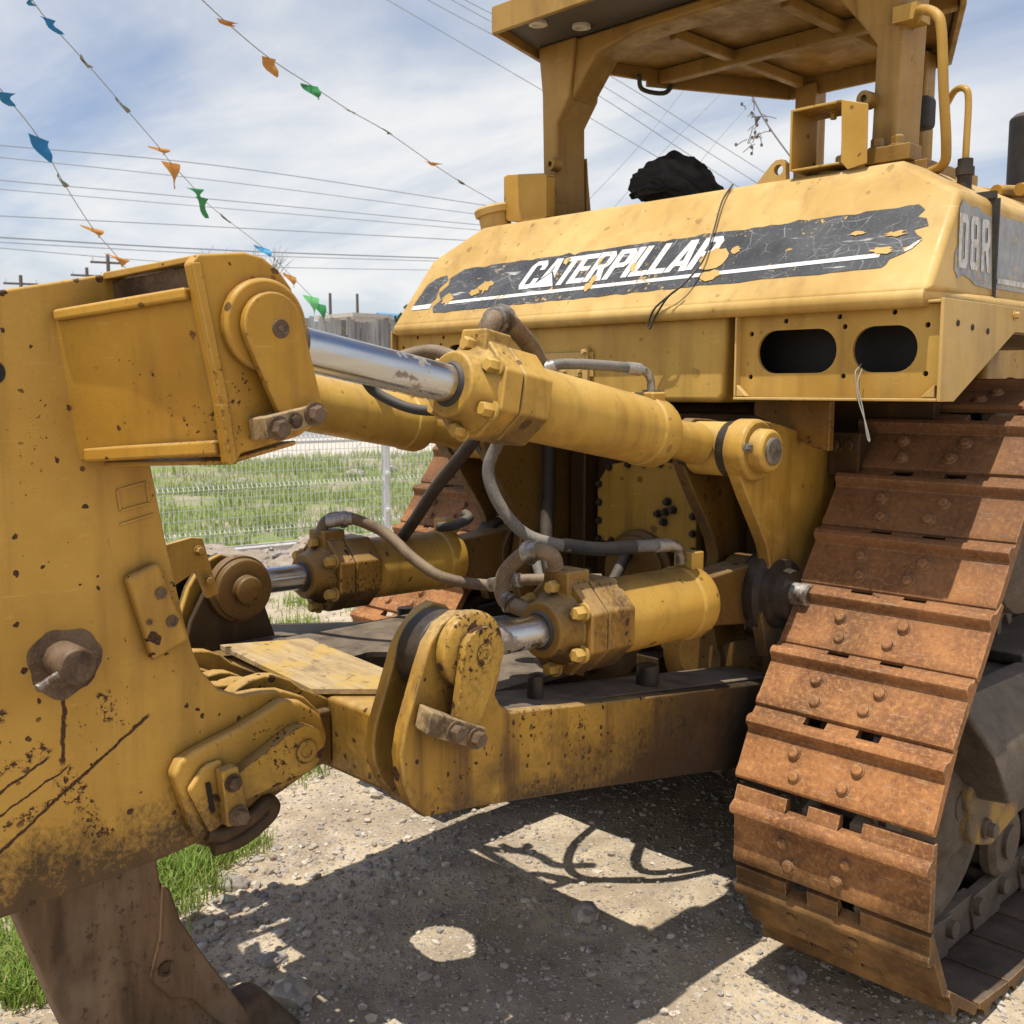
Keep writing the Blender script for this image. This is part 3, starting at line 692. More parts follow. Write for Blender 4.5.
# ---- ripper frame: two beams with clevis lugs and a cross beam
LUG = [(-.967, .905), (-1.008, .945), (-1.030, 1.0), (-1.037, 1.072), (-1.025, 1.128), (-1.005, 1.179), (-.975, 1.256), (-.950, 1.312), (-.914, 1.352), (-.866, 1.372), (-.812, 1.366), (-.765, 1.335), (-.732, 1.285), (-.722, 1.225), (-.735, 1.18), (-.745, 1.150), (-.728, 1.122), (-.69, 1.095)]
BEAMTOP = [(-.186, 1.025), (.43, .944), (.60, .93)]; BEAMBOT = [(.60, .64), (.444, .666), (-.354, .808), (-.80, .882)]
for s in (1, -1):
    mb = MB(); mb.yz(LUG + BEAMTOP + BEAMBOT, s * .640, s * .680)
    beam = mb.build('ripper_beam', M['frame'], DOZ, bevel=.007)
    mb = MB(); mb.yz([(-.897, .875), (-.95, .91), (-.987, .962), (-1.005, 1.01), (-1.009, 1.051), (-1.0, 1.10), (-.984, 1.141), (-.931, 1.277), (-.912, 1.305), (-.89, 1.330), (-.856, 1.358), (-.818, 1.370), (-.775, 1.355), (-.735, 1.31), (-.722, 1.24), (-.74, 1.16), (-.70, 1.06), (-.60, .95), (-.75, .870)], s * .502, s * .538)
    mb.build('clevis_plate', M['lug'], beam, bevel=.007)
    mb = MB()     # top and bottom plates closing the box beam
    mb.hexa([(s * .46, -.69, 1.068), (s * .639, -.69, 1.068), (s * .639, .60, .905), (s * .46, .60, .905), (s * .46, -.69, 1.092), (s * .639, -.69, 1.092), (s * .639, .60, .929), (s * .46, .60, .929)])
    mb.hexa([(s * .46, -.80, .885), (s * .639, -.80, .885), (s * .639, .60, .642), (s * .46, .60, .642), (s * .46, -.80, .905), (s * .639, -.80, .905), (s * .639, .60, .662), (s * .46, .60, .662)])
    mb.hexa([(s * .465, -.60, .905), (s * .485, -.60, .905), (s * .485, .60, .665), (s * .465, .60, .665), (s * .465, -.60, 1.075), (s * .485, -.60, 1.075), (s * .485, .60, .905), (s * .465, .60, .905)])
    mb.build('beam_plate', M['dark'], beam, bevel=.004)
    if s > 0:
        mb = MB(); mb.cyl((s * .575, -.50, 1.06), (s * .575, -.50, 1.13), .022, 16); mb.build('stop_peg', M['grease'], beam, bevel=.004)
    mb = MB(); mb.cyl((s * .575, -.02, 1.0), (s * .575, -.02, 1.07), .034, 16); mb.build('stop_peg', M['grease'], beam, bevel=.004)
    mb = MB()
    mb.lathe((s * .680, -.842, 1.282), (s * .9, -.842, 1.282), [(0, .094), (.028, .094), (.034, .086)], 36)
    mb.build('pin_boss', M['lug'], beam, bevel=.004)
    mb = MB(); mb.yz(drop((-.836, 1.279), .062, (-.892, 1.115), .034), s * .716, s * .740)
    mb.lathe((s * .740, -.836, 1.279), (s * .9, -.836, 1.279), [(0, .024), (.004, .024), (.004, .012), (.001, .011)], 20)
    flag = mb.build('pin_flag', M['lug'], beam, bevel=.005)
    mb = MB()     # retaining bar
    mb.hexa([(s * .680, -1.000, 1.128), (s * .745, -1.018, 1.128), (s * .745, -.850, 1.052), (s * .680, -.85, 1.052), (s * .680, -.985, 1.182), (s * .745, -1.000, 1.180), (s * .745, -.835, 1.104), (s * .680, -.835, 1.104)])
    mb.build('retaining_bar', M['barmetal'], beam, bevel=.006)
    bolts('bar_bolt', [((s * .746, -.935, 1.118), (s, 0, 0), .019, .02), ((s * .746, -.872, 1.088), (s, 0, 0), .019, .02)], M['pin'], beam)
    if s < 0:     # inner face of the far clevis, the side this view sees
        mb = MB(); mb.lathe((-.462, -.79, 1.265), (-.2, -.79, 1.265), [(0, .105), (.035, .105), (.035, .095), (.055, .095), (.06, .085), (.06, .045), (.085, .045), (.09, .038)], 36)
        mb.build('pin_boss', M['mid'], beam, bevel=.004)
        mb = MB(); mb.yz([(-1.0, 1.0), (-.62, 1.0), (-.66, 1.10), (-.70, 1.22), (-.88, 1.30), (-.95, 1.18)], -.4795, -.4565)
        mb.build('clevis_plate', M['shadedark'], beam, bevel=.006)
mb = MB()
mb.box(-.46, .461, -.905, -.70, .878, 1.078)
cross = mb.build('ripper_cross_beam', M['lug'], DOZ, bevel=.015, seg=3)
mb = MB(); mb.holed([[(-.455, -.699), (.47, -.699), (.47, -.05), (-.455, -.05)], [(.01 + .12 * math.cos(a * .2618) * (1 + .07 * math.sin(a * 1.3 + 1)), -.575 + .10 * math.sin(a * .2618) * (1 + .08 * math.cos(a * .9))) for a in range(24)]], lambda x, y: (x, y, 1.06), lambda x, y: (x, y, 1.076))  # hole shaped to drop a sun spot on the ground
mb.build('cross_beam_deck', M['dark'], cross, bevel=.003)
mb = MB(); mb.box(-.455, -.30, -.86, -.66, 1.0785, 1.092)
mb.build('cross_beam_deck', M['dark'], cross, bevel=.003)
mb = MB()     # rear clevis ears of the cross beam, between the carrier plates
mb = MB(); mb.cyl((-.33, -1.10, 1.02), (.30, -1.10, 1.02), .06, 24); mb.build('added_hinge_pin', M['pin'], cross)  # pin tube added to shade the ground behind the cross beam
mb = MB(); mb.box(-.24, .22, -1.00, -.9055, .90, 1.05); mb.build('hinge_web', M['lugin'], cross, bevel=.01)
for x0, x1 in ((.155, .20), (-.20, -.155), (.025, .07), (-.07, -.025)):  # the two centre ears are added to close the ground shadow
    mb = MB(); mb.yz(circ(-1.10, 1.02, .15 if abs(x0) > .12 else .115, 40, 320, 18) + [(-.90, .885), (-.90, 1.07)], x0, x1)
    mb.build('cross_beam_ear', M['lug'], cross, bevel=.006)

# ---- carrier: side plates, clevis boxes and pins
PL = [(-2.06, 1.90), (-2.0, 2.0), (-1.90, 2.048), (-1.709, 2.079), (-1.505, 2.124), (-1.455, 2.127), (-1.44, 2.02), (-1.418, 1.734), (-1.389, 1.556), (-1.352, 1.369), (-1.334, 1.297), (-1.312, 1.241), (-1.275, 1.193), (-1.219, 1.165), (-1.16, 1.163), (-1.099, 1.153), (-1.04, 1.125), (-.996, 1.077), (-.977, 1.012), (-.993, .964), (-1.033, .929), (-1.104, .902), (-1.169, .880), (-1.164, .850), (-1.231, .817), (-1.295, .81), (-1.345, .838), (-1.394, .832), (-1.443, .827), (-1.615, .82), (-1.778, .813), (-2.0, .82), (-2.08, .90)]
mb = MB(); mb.yz(PL, .252, .300)
carrier = mb.build('ripper_carrier', M['carrier'], DOZ, bevel=.006)
PL2 = [(y, z) if y < -1.2 else (y - .03, z - .01) for y, z in PL]
for x0, x1 in ((.085, .14), (-.14, -.085), (-.300, -.252)):
    mb = MB(); mb.yz(PL2, x0, x1); mb.build('carrier_plate', M['box'], carrier, bevel=.006)
mb = MB()
mb.hexa([(-.25, -1.95, .85), (.25, -1.95, .85), (.25, -1.93, .85), (-.25, -1.93, .85), (-.25, -1.95, 1.95), (.25, -1.95, 1.95), (.25, -1.93, 1.95), (-.25, -1.93, 1.95)])
mb.box(-.25, .25, -1.60, -1.43, 1.95, 2.02)
mb.box(-.2515, -.1405, -1.92, -1.50, 1.0, 1.93); mb.box(.1405, .2515, -1.92, -1.50, 1.0, 1.93)
mb.build('carrier_web', M['box'], carrier, bevel=.005)
# raised boss for the lower pin, keeper flag, block, hook
mb = MB(); mb.yz([(-1.413, 1.032), (-1.395, 1.060), (-1.36, 1.074), (-1.241, 1.103), (-1.127, 1.144), (-1.075, 1.130), (-1.02, 1.085), (-1.000, 1.019), (-1.012, .975), (-1.056, .943), (-1.189, .906), (-1.34, .857), (-1.366, .872)], .3005, .338)
mb.build('pin_boss', M['carrier'], carrier, bevel=.012, seg=3)
mb = MB(); mb.yz([(-1.385, .995), (-1.345, 1.04), (-1.30, 1.045), (-1.27, .90), (-1.335, .876)], .3385, .355)
mb.build('wear_pad', M['carrier'], carrier, bevel=.010, seg=3)
mb = MB(); mb.yz(drop((-1.098, 1.022), .060, (-1.25, .980), .036), .3385, .378)
mb.lathe((.378, -1.090, 1.018), (.5, -1.090, 1.018), [(0, .030), (.004, .028), (.004, .016), (.001, .015), (.001, .006)], 20)
mb.build('pin_flag', M['lug'], carrier, bevel=.005)
mb = MB(); mb.yz([(-1.322, 1.03), (-1.280, 1.034), (-1.262, .94), (-1.268, .892), (-1.312, .895)], .3555, .392)
mb.build('retaining_block', M['lug'], carrier, bevel=.006)
mb = MB(); mb.yz([(-1.345, 1.0), (-1.335, 1.0), (-1.325, .93), (-1.335, .93)], .355, .362); mb.build('slot', M['dim'], carrier)
bolts('block_bolt', [((.392, -1.296, .998), (1, 0, 0), .016, .014), ((.392, -1.285, .918), (1, 0, 0), .018, .022)], M['pin'], carrier)
mb = MB(); mb.tube([(.335, -1.335, .872), (.34, -1.29, .862), (.345, -1.22, .885), (.345, -1.185, .905), (.34, -1.165, .890), (.33, -1.175, .862), (.32, -1.24, .825), (.315, -1.31, .822)], .020, 10, 6)
mb.build('hook', M['shadedark'], carrier)
mb = MB(); mb.yz([(-1.495, 1.488), (-1.418, 1.514), (-1.352, 1.33), (-1.442, 1.293)], .3005, .330)
pad = mb.build('cover_pad', M['carrier'], carrier, bevel=.012, seg=2)
for y_, z_, r_ in ((-1.42, 1.445, .013), (-1.397, 1.379, .013), (-1.449, 1.385, .006)):
    mb = MB(); mb.lathe((.3305, y_, z_), (.5, y_, z_), [(0, r_), (.003, r_), (.003, r_ * .6), (.0012, r_ * .55)], 14)
    mb.build('pad_screw', M['pin'], carrier)
mb = MB()
for y0, z0, y1, z1 in ((-1.495, 1.674, -1.43, 1.687), (-1.43, 1.687, -1.425, 1.641), (-1.425, 1.641, -1.490, 1.629), (-1.490, 1.629, -1.495, 1.674), (-1.492, 1.600, -1.415, 1.616)): mb.bar((.3005, y0, z0), (.3005, y1, z1), .004, .005, (1, 0, 0))
mb.build('weld_mark', M['carrier'], carrier)
rr4 = random.Random(5); mb = MB()
mb.poly([[(-1.622 + (.076 + .004 * math.sin(i * .5) + .003 * math.sin(i * 1.1 + 1) + rr4.uniform(-.001, .001)) * math.cos(2 * math.pi * i / 40), 1.322 + (.074 + .004 * math.sin(i * .5) + .003 * math.sin(i * 1.1 + 1) + rr4.uniform(-.001, .001)) * math.sin(2 * math.pi * i / 40)) for i in range(40)]], lambda y, z: (.3009, y, z))
mb.build('worn_ring', M['pin'], carrier, smooth=False)
mb = MB(); mb.lathe((.295, -1.628, 1.330), (.5, -1.628, 1.330), [(0, .039), (.085, .039), (.092, .034)], 28); mb.cyl((.345, -1.60, 1.335), (.375, -1.60, 1.335), .012, 10)
pin = mb.build('shank_pin', M['pin'], carrier, bevel=.002)
mb = MB(); mb.tube([(.372, -1.662, 1.318), (.385, -1.700, 1.306), (.388, -1.712, 1.302)], .0085, 10, 3)
mb.build('locking_pin', M['zinc'], carrier)
for y_, z_, r_ in ((-1.738, 1.998, .018), (-1.732, 1.920, .024)):
    mb = MB(); mb.cyl((.3002, y_, z_), (.3015, y_, z_), r_, 24); mb.build('lube_hole', M['dim'], carrier)
# clevis boxes out to the tilt cylinders
EAR = [(-1.481, 2.122), (-1.465, 2.140), (-1.365, 2.152), (-1.325, 2.145), (-1.290, 2.123), (-1.262, 2.090), (-1.248, 2.05), (-1.229, 1.953), (-1.207, 1.842), (-1.215, 1.814), (-1.25, 1.792), (-1.387, 1.761), (-1.398, 1.740), (-1.416, 1.741), (-1.431, 1.865)]
for s in (1, -1):
    mb = MB(); mb.yz(EAR, s * .600, s * .632)
    ear = mb.build('carrier_ear', M['box'], DOZ, bevel=.006)
    mb = MB(); mb.yz([(y + .03, max(z - .035, 1.765 + .2 * (y + 1.4))) for y, z in EAR], s * .44, s * .475); mb.build('ear_inner_plate', M['box'], ear, bevel=.006)
    mb = MB(); mb.yz([(-1.481, 2.122), (-1.463, 2.124), (-1.414, 1.865), (-1.399, 1.742), (-1.416, 1.741), (-1.431, 1.865)], s * .6325, s * .637)
    mb.build('weld_strip', M['box'], ear, bevel=.002)
    mb = MB()     # oblique panel, ledges, top sheet
    mb.hexa([(s * .29, -1.575, 1.74), (s * .60, -1.405, 1.755), (s * .60, -1.385, 1.755), (s * .29, -1.555, 1.74), (s * .29, -1.612, 2.035), (s * .60, -1.462, 2.07), (s * .60, -1.442, 2.07), (s * .29, -1.592, 2.035)])
    panel = mb.build('box_panel', M['box'], ear, bevel=.004)
    mb = MB(); mb.bar((s * .303, -1.597, 2.034), (s * .598, -1.462, 2.068), .045, .024)
    mb.build('panel_ledge', M['box'], ear, bevel=.007)
    mb = MB(); mb.bar((s * .303, -1.552, 1.752), (s * .598, -1.412, 1.774), .04, .030)
    mb.build('panel_ledge', M['box'], ear, bevel=.007)
    mb = MB(); mb.hexa([(s * .300, -1.505, 2.112), (s * .600, -1.462, 2.128), (s * .600, -1.30, 2.138), (s * .300, -1.36, 2.125), (s * .300, -1.505, 2.128), (s * .600, -1.462, 2.140), (s * .600, -1.30, 2.148), (s * .300, -1.36, 2.135)])
    mb.build('box_top', M['box'], ear, bevel=.003)
    mb = MB(); mb.hexa([(s * .300, -1.475, 2.02), (s * .60, -1.425, 2.05), (s * .60, -1.415, 2.05), (s * .300, -1.465, 2.02), (s * .300, -1.485, 2.111), (s * .60, -1.435, 2.127), (s * .60, -1.425, 2.127), (s * .300, -1.475, 2.111)])
    mb.build('box_back', M['pin'], ear)
    mb = MB(); mb.hexa([(s * .300, -1.52, 1.725), (s * .60, -1.40, 1.738), (s * .60, -1.24, 1.772), (s * .300, -1.39, 1.75), (s * .300, -1.52, 1.735), (s * .60, -1.40, 1.748), (s * .60, -1.24, 1.782), (s * .300, -1.39, 1.76)])
    mb.build('box_floor', M['box'], ear, bevel=.003)
    mb = MB(); mb.lathe((s * .632, -1.333, 2.012), (s * .9, -1.333, 2.012), [(0, .092), (.016, .092), (.022, .086)], 40)
    mb.build('pin_boss', M['box'], ear, bevel=.003)
    mb = MB(); mb.yz(drop((-1.331, 2.010), .066, (-1.278, 1.862), .052), s * .655, s * .676)
    mb.build('pin_flag', M['box'], ear, bevel=.005)
    mb = MB(); mb.lathe((s * .676, -1.318, 2.005), (s * .9, -1.318, 2.005), [(0, .019), (.002, .018), (.002, .013), (.0008, .012), (.0008, .006), (.004, .005)], 20)
    mb.build('grease_recess', M['pin'], ear)
    mb = MB(); mb.hexa([(s * .632, -1.366, 1.785), (s * .695, -1.366, 1.790), (s * .695, -1.232, 1.822), (s * .632, -1.232, 1.820), (s * .632, -1.372, 1.830), (s * .695, -1.372, 1.834), (s * .695, -1.238, 1.860), (s * .632, -1.238, 1.858)])
    mb.build('retaining_bar', M['barmetal'], ear, bevel=.004)
    bolts('bar_bolt', [((s * .696, -1.342, 1.812), (s, 0, 0), .018, .018), ((s * .696, -1.258, 1.838), (s, 0, 0), .018, .018), ((s * .696, -1.302, 1.826), (s, 0, 0), .012, .006)], M['pin'], ear)
mb = MB()     # bent stop plate on the far side
mb.hexa([(-.42, -1.12, 1.30), (-.25, -1.20, 1.29), (-.25, -1.18, 1.29), (-.42, -1.10, 1.30), (-.42, -1.12, 1.46), (-.25, -1.20, 1.46), (-.25, -1.18, 1.46), (-.42, -1.10, 1.46)])
mb.yz([(-1.13, 1.44), (-1.01, 1.46), (-.975, 1.455), (-.93, 1.285), (-.965, 1.275), (-1.0, 1.36), (-1.12, 1.30)], -.335, -.318)
mb.bolt((-.317, -.99, 1.42), (1, 0, 0), .012, .014); mb.bolt((-.317, -.965, 1.33), (1, 0, 0), .012, .014)
mb.build('stop_plate', M['yellow'], carrier, bevel=.004)

# ---- ripper shank with protector and point
mb = MB(); mb.yz([(-1.78, 1.95), (-1.33, 1.95), (-1.33, .80), (-1.320, .70), (-1.312, .626), (-1.295, .56), (-1.25, .46), (-1.17, .31), (-1.10, .20), (-1.05, .10), (-1.0, .0), (-1.0, -.10), (-1.40, -.10), (-1.49, .15), (-1.575, .39), (-1.662, .683), (-1.70, .80), (-1.78, 1.0)], -.045, .045)
shank = mb.build('ripper_shank', M['shank'], DOZ, bevel=.010, seg=3)
mb = MB(); mb.yz([(-1.313, .64), (-1.298, .625), (-1.272, .53), (-1.215, .42), (-1.14, .29), (-1.09, .20), (-1.075, .13), (-1.12, .14), (-1.20, .24), (-1.25, .31), (-1.31, .335), (-1.355, .40), (-1.345, .44), (-1.325, .50)], -.066, .066)
prot = mb.build('shank_protector', M['shank'], shank, bevel=.010, seg=3)
mb = MB(); mb.lathe((.067, -1.322, .425), (.2, -1.322, .425), [(0, .020), (.006, .020), (.006, .012), (.002, .011)], 16)
mb.build('protector_pin', M['pin'], shank)
mb = MB(); mb.hexa([(-.075, -1.20, .20), (.075, -1.20, .20), (.075, -1.12, -.06), (-.075, -1.12, -.06), (-.06, -1.03, .235), (.06, -1.03, .235), (.055, -.86, .02), (-.055, -.86, .02)])
mb.build('ripper_point', M['shank'], shank, bevel=.035, seg=4)

# ---- hydraulic hoses and pipes
def hose(pts, r, m, fit=None):
    mb = MB(); mb.tube(pts, r, 12, 8); o = mb.build('hydraulic_hose', M[m], DOZ)
    for (i, j, fr) in fit or []:
        a, b = Vector(pts[i]), Vector(pts[j]); mb = MB(); d = (b - a)
        mb.lathe(a, b, [(0, fr * 1.0), (d.length * .55, fr), (d.length * .55, fr * 1.25), (d.length * .8, fr * 1.25), (d.length * .8, fr), (d.length, fr)], 12); mb.build('hose_fitting', M['zinc'], o)
    return o
hose([(.42, -.46, 1.80), (.33, -.40, 1.742), (.30, -.413, 1.658), (.32, -.397, 1.572), (.36, -.344, 1.485), (.42, -.282, 1.447), (.5, -.156, 1.425), (.545, -.05, 1.426), (.575, .04, 1.424)], .018, 'hose', [])
mb = MB(); mb.tube([(.44, -.25, 1.440), (.5, -.156, 1.425), (.545, -.05, 1.426)], .0205, 12, 6); mb.build('hose_sleeve', M['black'], DOZ)
mb = MB(); mb.tube([(.575, .04, 1.424), (.58, .085, 1.42), (.582, .118, 1.40), (.582, .125, 1.36)], .0155, 12, 6); mb.lathe((.572, .015, 1.425), (.577, .09, 1.421), [(0, .021), (.05, .021)], 12)
mb.build('hose_elbow', M['zinc'], DOZ)
hose([(-.56, -.41, 1.385), (-.555, -.385, 1.43), (-.545, -.35, 1.442), (-.50, -.314, 1.44), (-.42, -.232, 1.388), (-.3, -.197, 1.303), (-.2, -.148, 1.247), (-.1, -.032, 1.221), (.02, .0, 1.25), (.2, .2, 1.25)], .020, 'brownhose', [(1, 3, .024), (7, 8, .024)])
hose([(.56, -.405, 1.405), (.56, -.42, 1.440), (.535, -.445, 1.457), (.49, -.456, 1.443), (.435, -.467, 1.395), (.42, -.475, 1.35), (.435, -.48, 1.315), (.465, -.475, 1.30), (.51, -.45, 1.285)], .022, 'brownhose', [(2, 3, .027), (6, 7, .024)])
hose([(-.45, -.75, 2.0), (-.25, -.68, 1.975), (-.1, -.58, 1.937), (-.1, -.507, 1.878), (0, -.453, 1.83), (.1, -.389, 1.822), (.3, -.3, 1.83)], .016, 'black')
hose([(.55, -.655, 1.995), (.55, -.645, 2.035), (.545, -.622, 2.058), (.52, -.56, 2.062), (.49, -.50, 2.050), (.45, -.40, 2.006), (.43, -.33, 1.95), (.43, -.25, 1.90)], .026, 'brownhose', [(2, 3, .033)])
hose([(.43, -.36, 1.925), (.47, -.32, 1.952), (.5, -.248, 1.956), (.53, -.111, 1.950), (.545, -.065, 1.945)], .015, 'hose', [(0, 1, .018)])
mb = MB(); mb.lathe((.537, -.09, 1.9475), (.55, -.02, 1.9415), [(0, .018), (.05, .018)], 12); mb.tube([(.545, -.05, 1.944), (.55, -.02, 1.938), (.553, .0, 1.915), (.553, .005, 1.87)], .012, 12, 6); mb.box(.535, .575, -.015, .03, 1.872, 1.885)
mb.build('hose_elbow', M['zinc'], DOZ)
hose([(-.50, -.24, 1.93), (-.42, -.215, 1.968), (-.35, -.191, 1.995), (-.28, -.144, 2.012), (-.2, -.119, 1.996), (-.1, -.119, 1.942), (.0, .0, 1.85)], .024, 'brownhose')
hose([(-.47, .6, 1.80), (-.471, .6, 1.653), (-.493, .6, 1.436), (-.46, .55, 1.25), (-.35, .5, 1.10)], .024, 'hose')
hose([(-.42, .6, 1.80), (-.426, .6, 1.655), (-.431, .6, 1.441), (-.39, .55, 1.25), (-.30, .5, 1.10)], .028, 'dark')
hose([(.02, -.15, 1.80), (-.02, -.202, 1.70), (-.24, -.15, 1.555), (-.45, -.087, 1.405), (-.66, -.03, 1.26)], .022, 'dark')
hose([(-.10, .7, 1.25), (.0, .45, 1.10), (.15, .3, 1.04), (.3, .5, 1.1), (.35, .75, 1.2)], .022, 'black')
hose([(-.3, .7, 1.15), (-.2, .3, 1.06), (.0, .1, 1.03), (.25, .3, 1.05), (.42, .7, 1.1)], .020, 'black')
hose([(-.33, .06, 1.44), (-.30, .05, 1.425), (-.33, .0, 1.40), (-.40, .0, 1.39)], .018, 'black')

# ---- tracks
PITCH = .216; RI = .43; SOFF = .113
def track_path(side_):
    c_i, c_s, c_f, Rs = Vector((.756, .566)), Vector((1.29, 1.41)), Vector((3.75, .566)), .385
    def tang(c0, r0, c1, r1):      # outer tangent with both circles on the right-hand side when walking c0 -> c1 clockwise loop
        d = c1 - c0; L = d.length; a = math.atan2(d.y, d.x); k = math.acos((r0 - r1) / L)
        n = Vector((math.cos(a + k), math.sin(a + k)))
        return c0 + n * r0, c1 + n * r1, n
    p1, p2, n1 = tang(c_i, RI, c_s, Rs); p3, p4, n2 = tang(c_s, Rs, c_f, RI); p5, p6, n3 = tang(c_f, RI, c_i, RI)
    pts = []
    def arc(c, r, na, nb):
        a0 = math.atan2(na.y, na.x); a1 = math.atan2(nb.y, nb.x)
        while a1 > a0: a1 -= 2 * math.pi
        k = 60
        for i in range(k + 1):
            a = a0 + (a1 - a0) * i / k; pts.append(c + Vector((math.cos(a), math.sin(a))) * r)
    pts.append(p1); pts.append(p2); arc(c_s, Rs, n1, n2); pts.append(p4); arc(c_f, RI, n2, n3); pts.append(p6); arc(c_i, RI, n3, n1)
    return pts
def resample(pts, n, off):
    acc = [0.0]
    for i in range(len(pts)):
        acc.append(acc[-1] + (pts[(i + 1) % len(pts)] - pts[i]).length)
    tot = acc[-1]; out = []; j = 0
    for k in range(n):
        t = (off + tot * k / n) % tot
        j = 0
        while acc[j + 1] < t: j += 1
        a, b = pts[j], pts[(j + 1) % len(pts)]
        out.append(a.lerp(b, (t - acc[j]) / max(1e-9, acc[j + 1] - acc[j])))
    return out, tot
PT = track_path(1)
_, TOT = resample(PT, 4, 0)
NSH = round(TOT / PITCH)
def shoe_mesh():
    mb = MB()
    W = .31
    lip = [(-.010, -.012), (-.012, .004), (-.006, .013), (.010, .016), (.030, .012), (.138, .011), (.145, .016), (.153, .033), (.160, .038), (.172, .038), (.181, .033), (.193, .012)]
    fl = [(.200, .010), (.218, .002), (.234, -.004), (.234, -.022)]
    st = [(.196, -.020)]
    segs = [(-W, -.135, True), (-.135, -.065, False), (-.065, .035, True), (.035, .105, False), (.105, W, True)]
    def pf(full): return lip + (fl if full else st) + [(.01, -.016)]
    for (a, b, full) in segs:
        p = pf(full)
        A = [mb.bm.verts.new((a, t, n)) for t, n in p]; B = [mb.bm.verts.new((b, t, n)) for t, n in p]
        for i in range(len(p)):
            mb.bm.faces.new([A[i], B[i], B[(i + 1) % len(p)], A[(i + 1) % len(p)]])
        if a == -W: mb.bm.faces.new(A)
        if b == W: mb.bm.faces.new(B[::-1])
    for xx in (-.135, -.065, .035, .105):      # notch cheeks
        c = [(.200, .010), (.218, .002), (.234, -.004), (.234, -.022), (.196, -.020)]
        mb.bm.faces.new([mb.bm.verts.new((xx, t, n)) for t, n in c])
    bmesh.ops.remove_doubles(mb.bm, verts=mb.bm.verts, dist=1e-5)
    for xx, tt in ((-.137, .104), (-.118, .036), (.066, .104), (.036, .042)):
        mb.lathe((xx, tt, .012), (xx, tt, .1), [(-.002, .022), (.003, .022), (.004, .0185), (.011, .017), (.015, .011)], 10)
    bmesh.ops.recalc_face_normals(mb.bm, faces=mb.bm.faces)
    me = bpy.data.meshes.new('track_shoe'); mb.bm.to_mesh(me); mb.bm.free()
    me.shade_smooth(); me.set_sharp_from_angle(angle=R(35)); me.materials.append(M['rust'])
    return me
SHOE = shoe_mesh()
def track(s, off):
    pins, tot = resample(PT, NSH, off)
    mb = MB()
    xc = s * 1.045
    for k in range(NSH):      # link chain
        a, b = pins[k], pins[(k + 1) % NSH]; d = (b - a).normalized(); n = Vector((-d.y, d.x))
        if n.dot((a + b) / 2 - Vector((1.9, .8))) < 0: n = -n
        for dx in (-.095, .055):
            q = [a + d * .0 + n * .094, b - d * .0 + n * .094, b + d * .035 + n * .01, b + d * .02 - n * .038, a - d * .02 - n * .04, a - d * .035 + n * .01]
            dd = .012 if k % 2 else 0
            mb.yz([(v.x, v.y) for v in q], xc + dx + dd, xc + dx + .045 + dd)
        mb.cyl((xc - .135, a.x, a.y), (xc + .135, a.x, a.y), .030, 12)
    root = mb.build('track', M['iron'], DOZ, bevel=.004, seg=1)
    first = None
    for k in range(NSH):
        a, b = pins[k], pins[(k + 1) % NSH]; d = (b - a).normalized(); n = Vector((-d.y, d.x))
        if n.dot((a + b) / 2 - Vector((1.9, .8))) < 0: n = -n
        if first is None:
            o = bpy.data.objects.new('track_shoe', SHOE); first = o
            bv = o.modifiers.new('edge', 'BEVEL'); bv.width = .004; bv.segments = 2; bv.limit_method = 'ANGLE'; bv.angle_limit = R(40); bv.harden_normals = True
        else: o = first.copy()
        COL.objects.link(o); o.parent = root
        ex = Vector((1, 0, 0)); et = Vector((0, d.x, d.y)); en = Vector((0, n.x, n.y))
        jit = random.uniform(-.004, .004)
        o.matrix_local = Matrix(((ex.x, et.x, en.x, xc + jit), (ex.y, et.y, en.y, a.x + en.y * SOFF), (ex.z, et.z, en.z, a.y + en.z * SOFF), (0, 0, 0, 1)))
        o['group'] = 'shoes of one crawler track'
    # idlers, sprocket, rollers, frame
    for cy, cz in ((.756, .566), (3.75, .566)):
        mb = MB(); mb.lathe((xc - .10, cy, cz), (xc + .10, cy, cz), [(0, .18), (.0, .36), (.02, .388), (.05, .388), (.05, .42), (.15, .42), (.15, .388), (.18, .388), (.20, .37), (.20, .34), (.165, .31), (.165, .19), (.22, .17), (.26, .12), (.27, .10)], 48)
        mb.build('idler_wheel', M['iron'], root)
    mb = MB()
    nt_ = 24; pr = []
    for i in range(nt_):
        a = 2 * math.pi * i / nt_
        for da, r_ in ((0, .335), (.06, .345), (.10, .395), (.16, .395), (.20, .345)): pr.append((1.29 + r_ * math.cos(a + da), 1.41 + r_ * math.sin(a + da)))
    mb.yz(pr, xc - .035, xc + .035); mb.lathe((xc + .03, 1.29, 1.41), (xc + .4, 1.29, 1.41), [(0, .30), (.10, .29), (.14, .22), (.15, .1)], 36)
    mb.build('sprocket', M['iron'], root, bevel=.004, seg=1)
    for i in range(6):
        cy = 1.27 + i * .39; mb = MB(); mb.lathe((xc - .13, cy, .305), (xc + .13, cy, .305), [(0, .06), (.0, .11), (.02, .13), (.05, .13), (.055, .105), (.205, .105), (.21, .13), (.24, .13), (.26, .11), (.26, .06), (.275, .06)], 28)
        mb.build('track_roller', M['iron'], root)
    mb = MB(); mb.box(xc - .15, xc + .15, 1.15, 3.3, .40, .60)
    mb.hexa([(xc - .15, .66, .66), (xc + .14, .66, .66), (xc + .14, .66, .92), (xc - .15, .66, .92), (xc - .15, 3.2, .60), (xc + .14, 3.2, .60), (xc + .14, 3.2, .98), (xc - .15, 3.2, .98)])
    mb.build('roller_frame', M['iron'], root, bevel=.02)
    return root
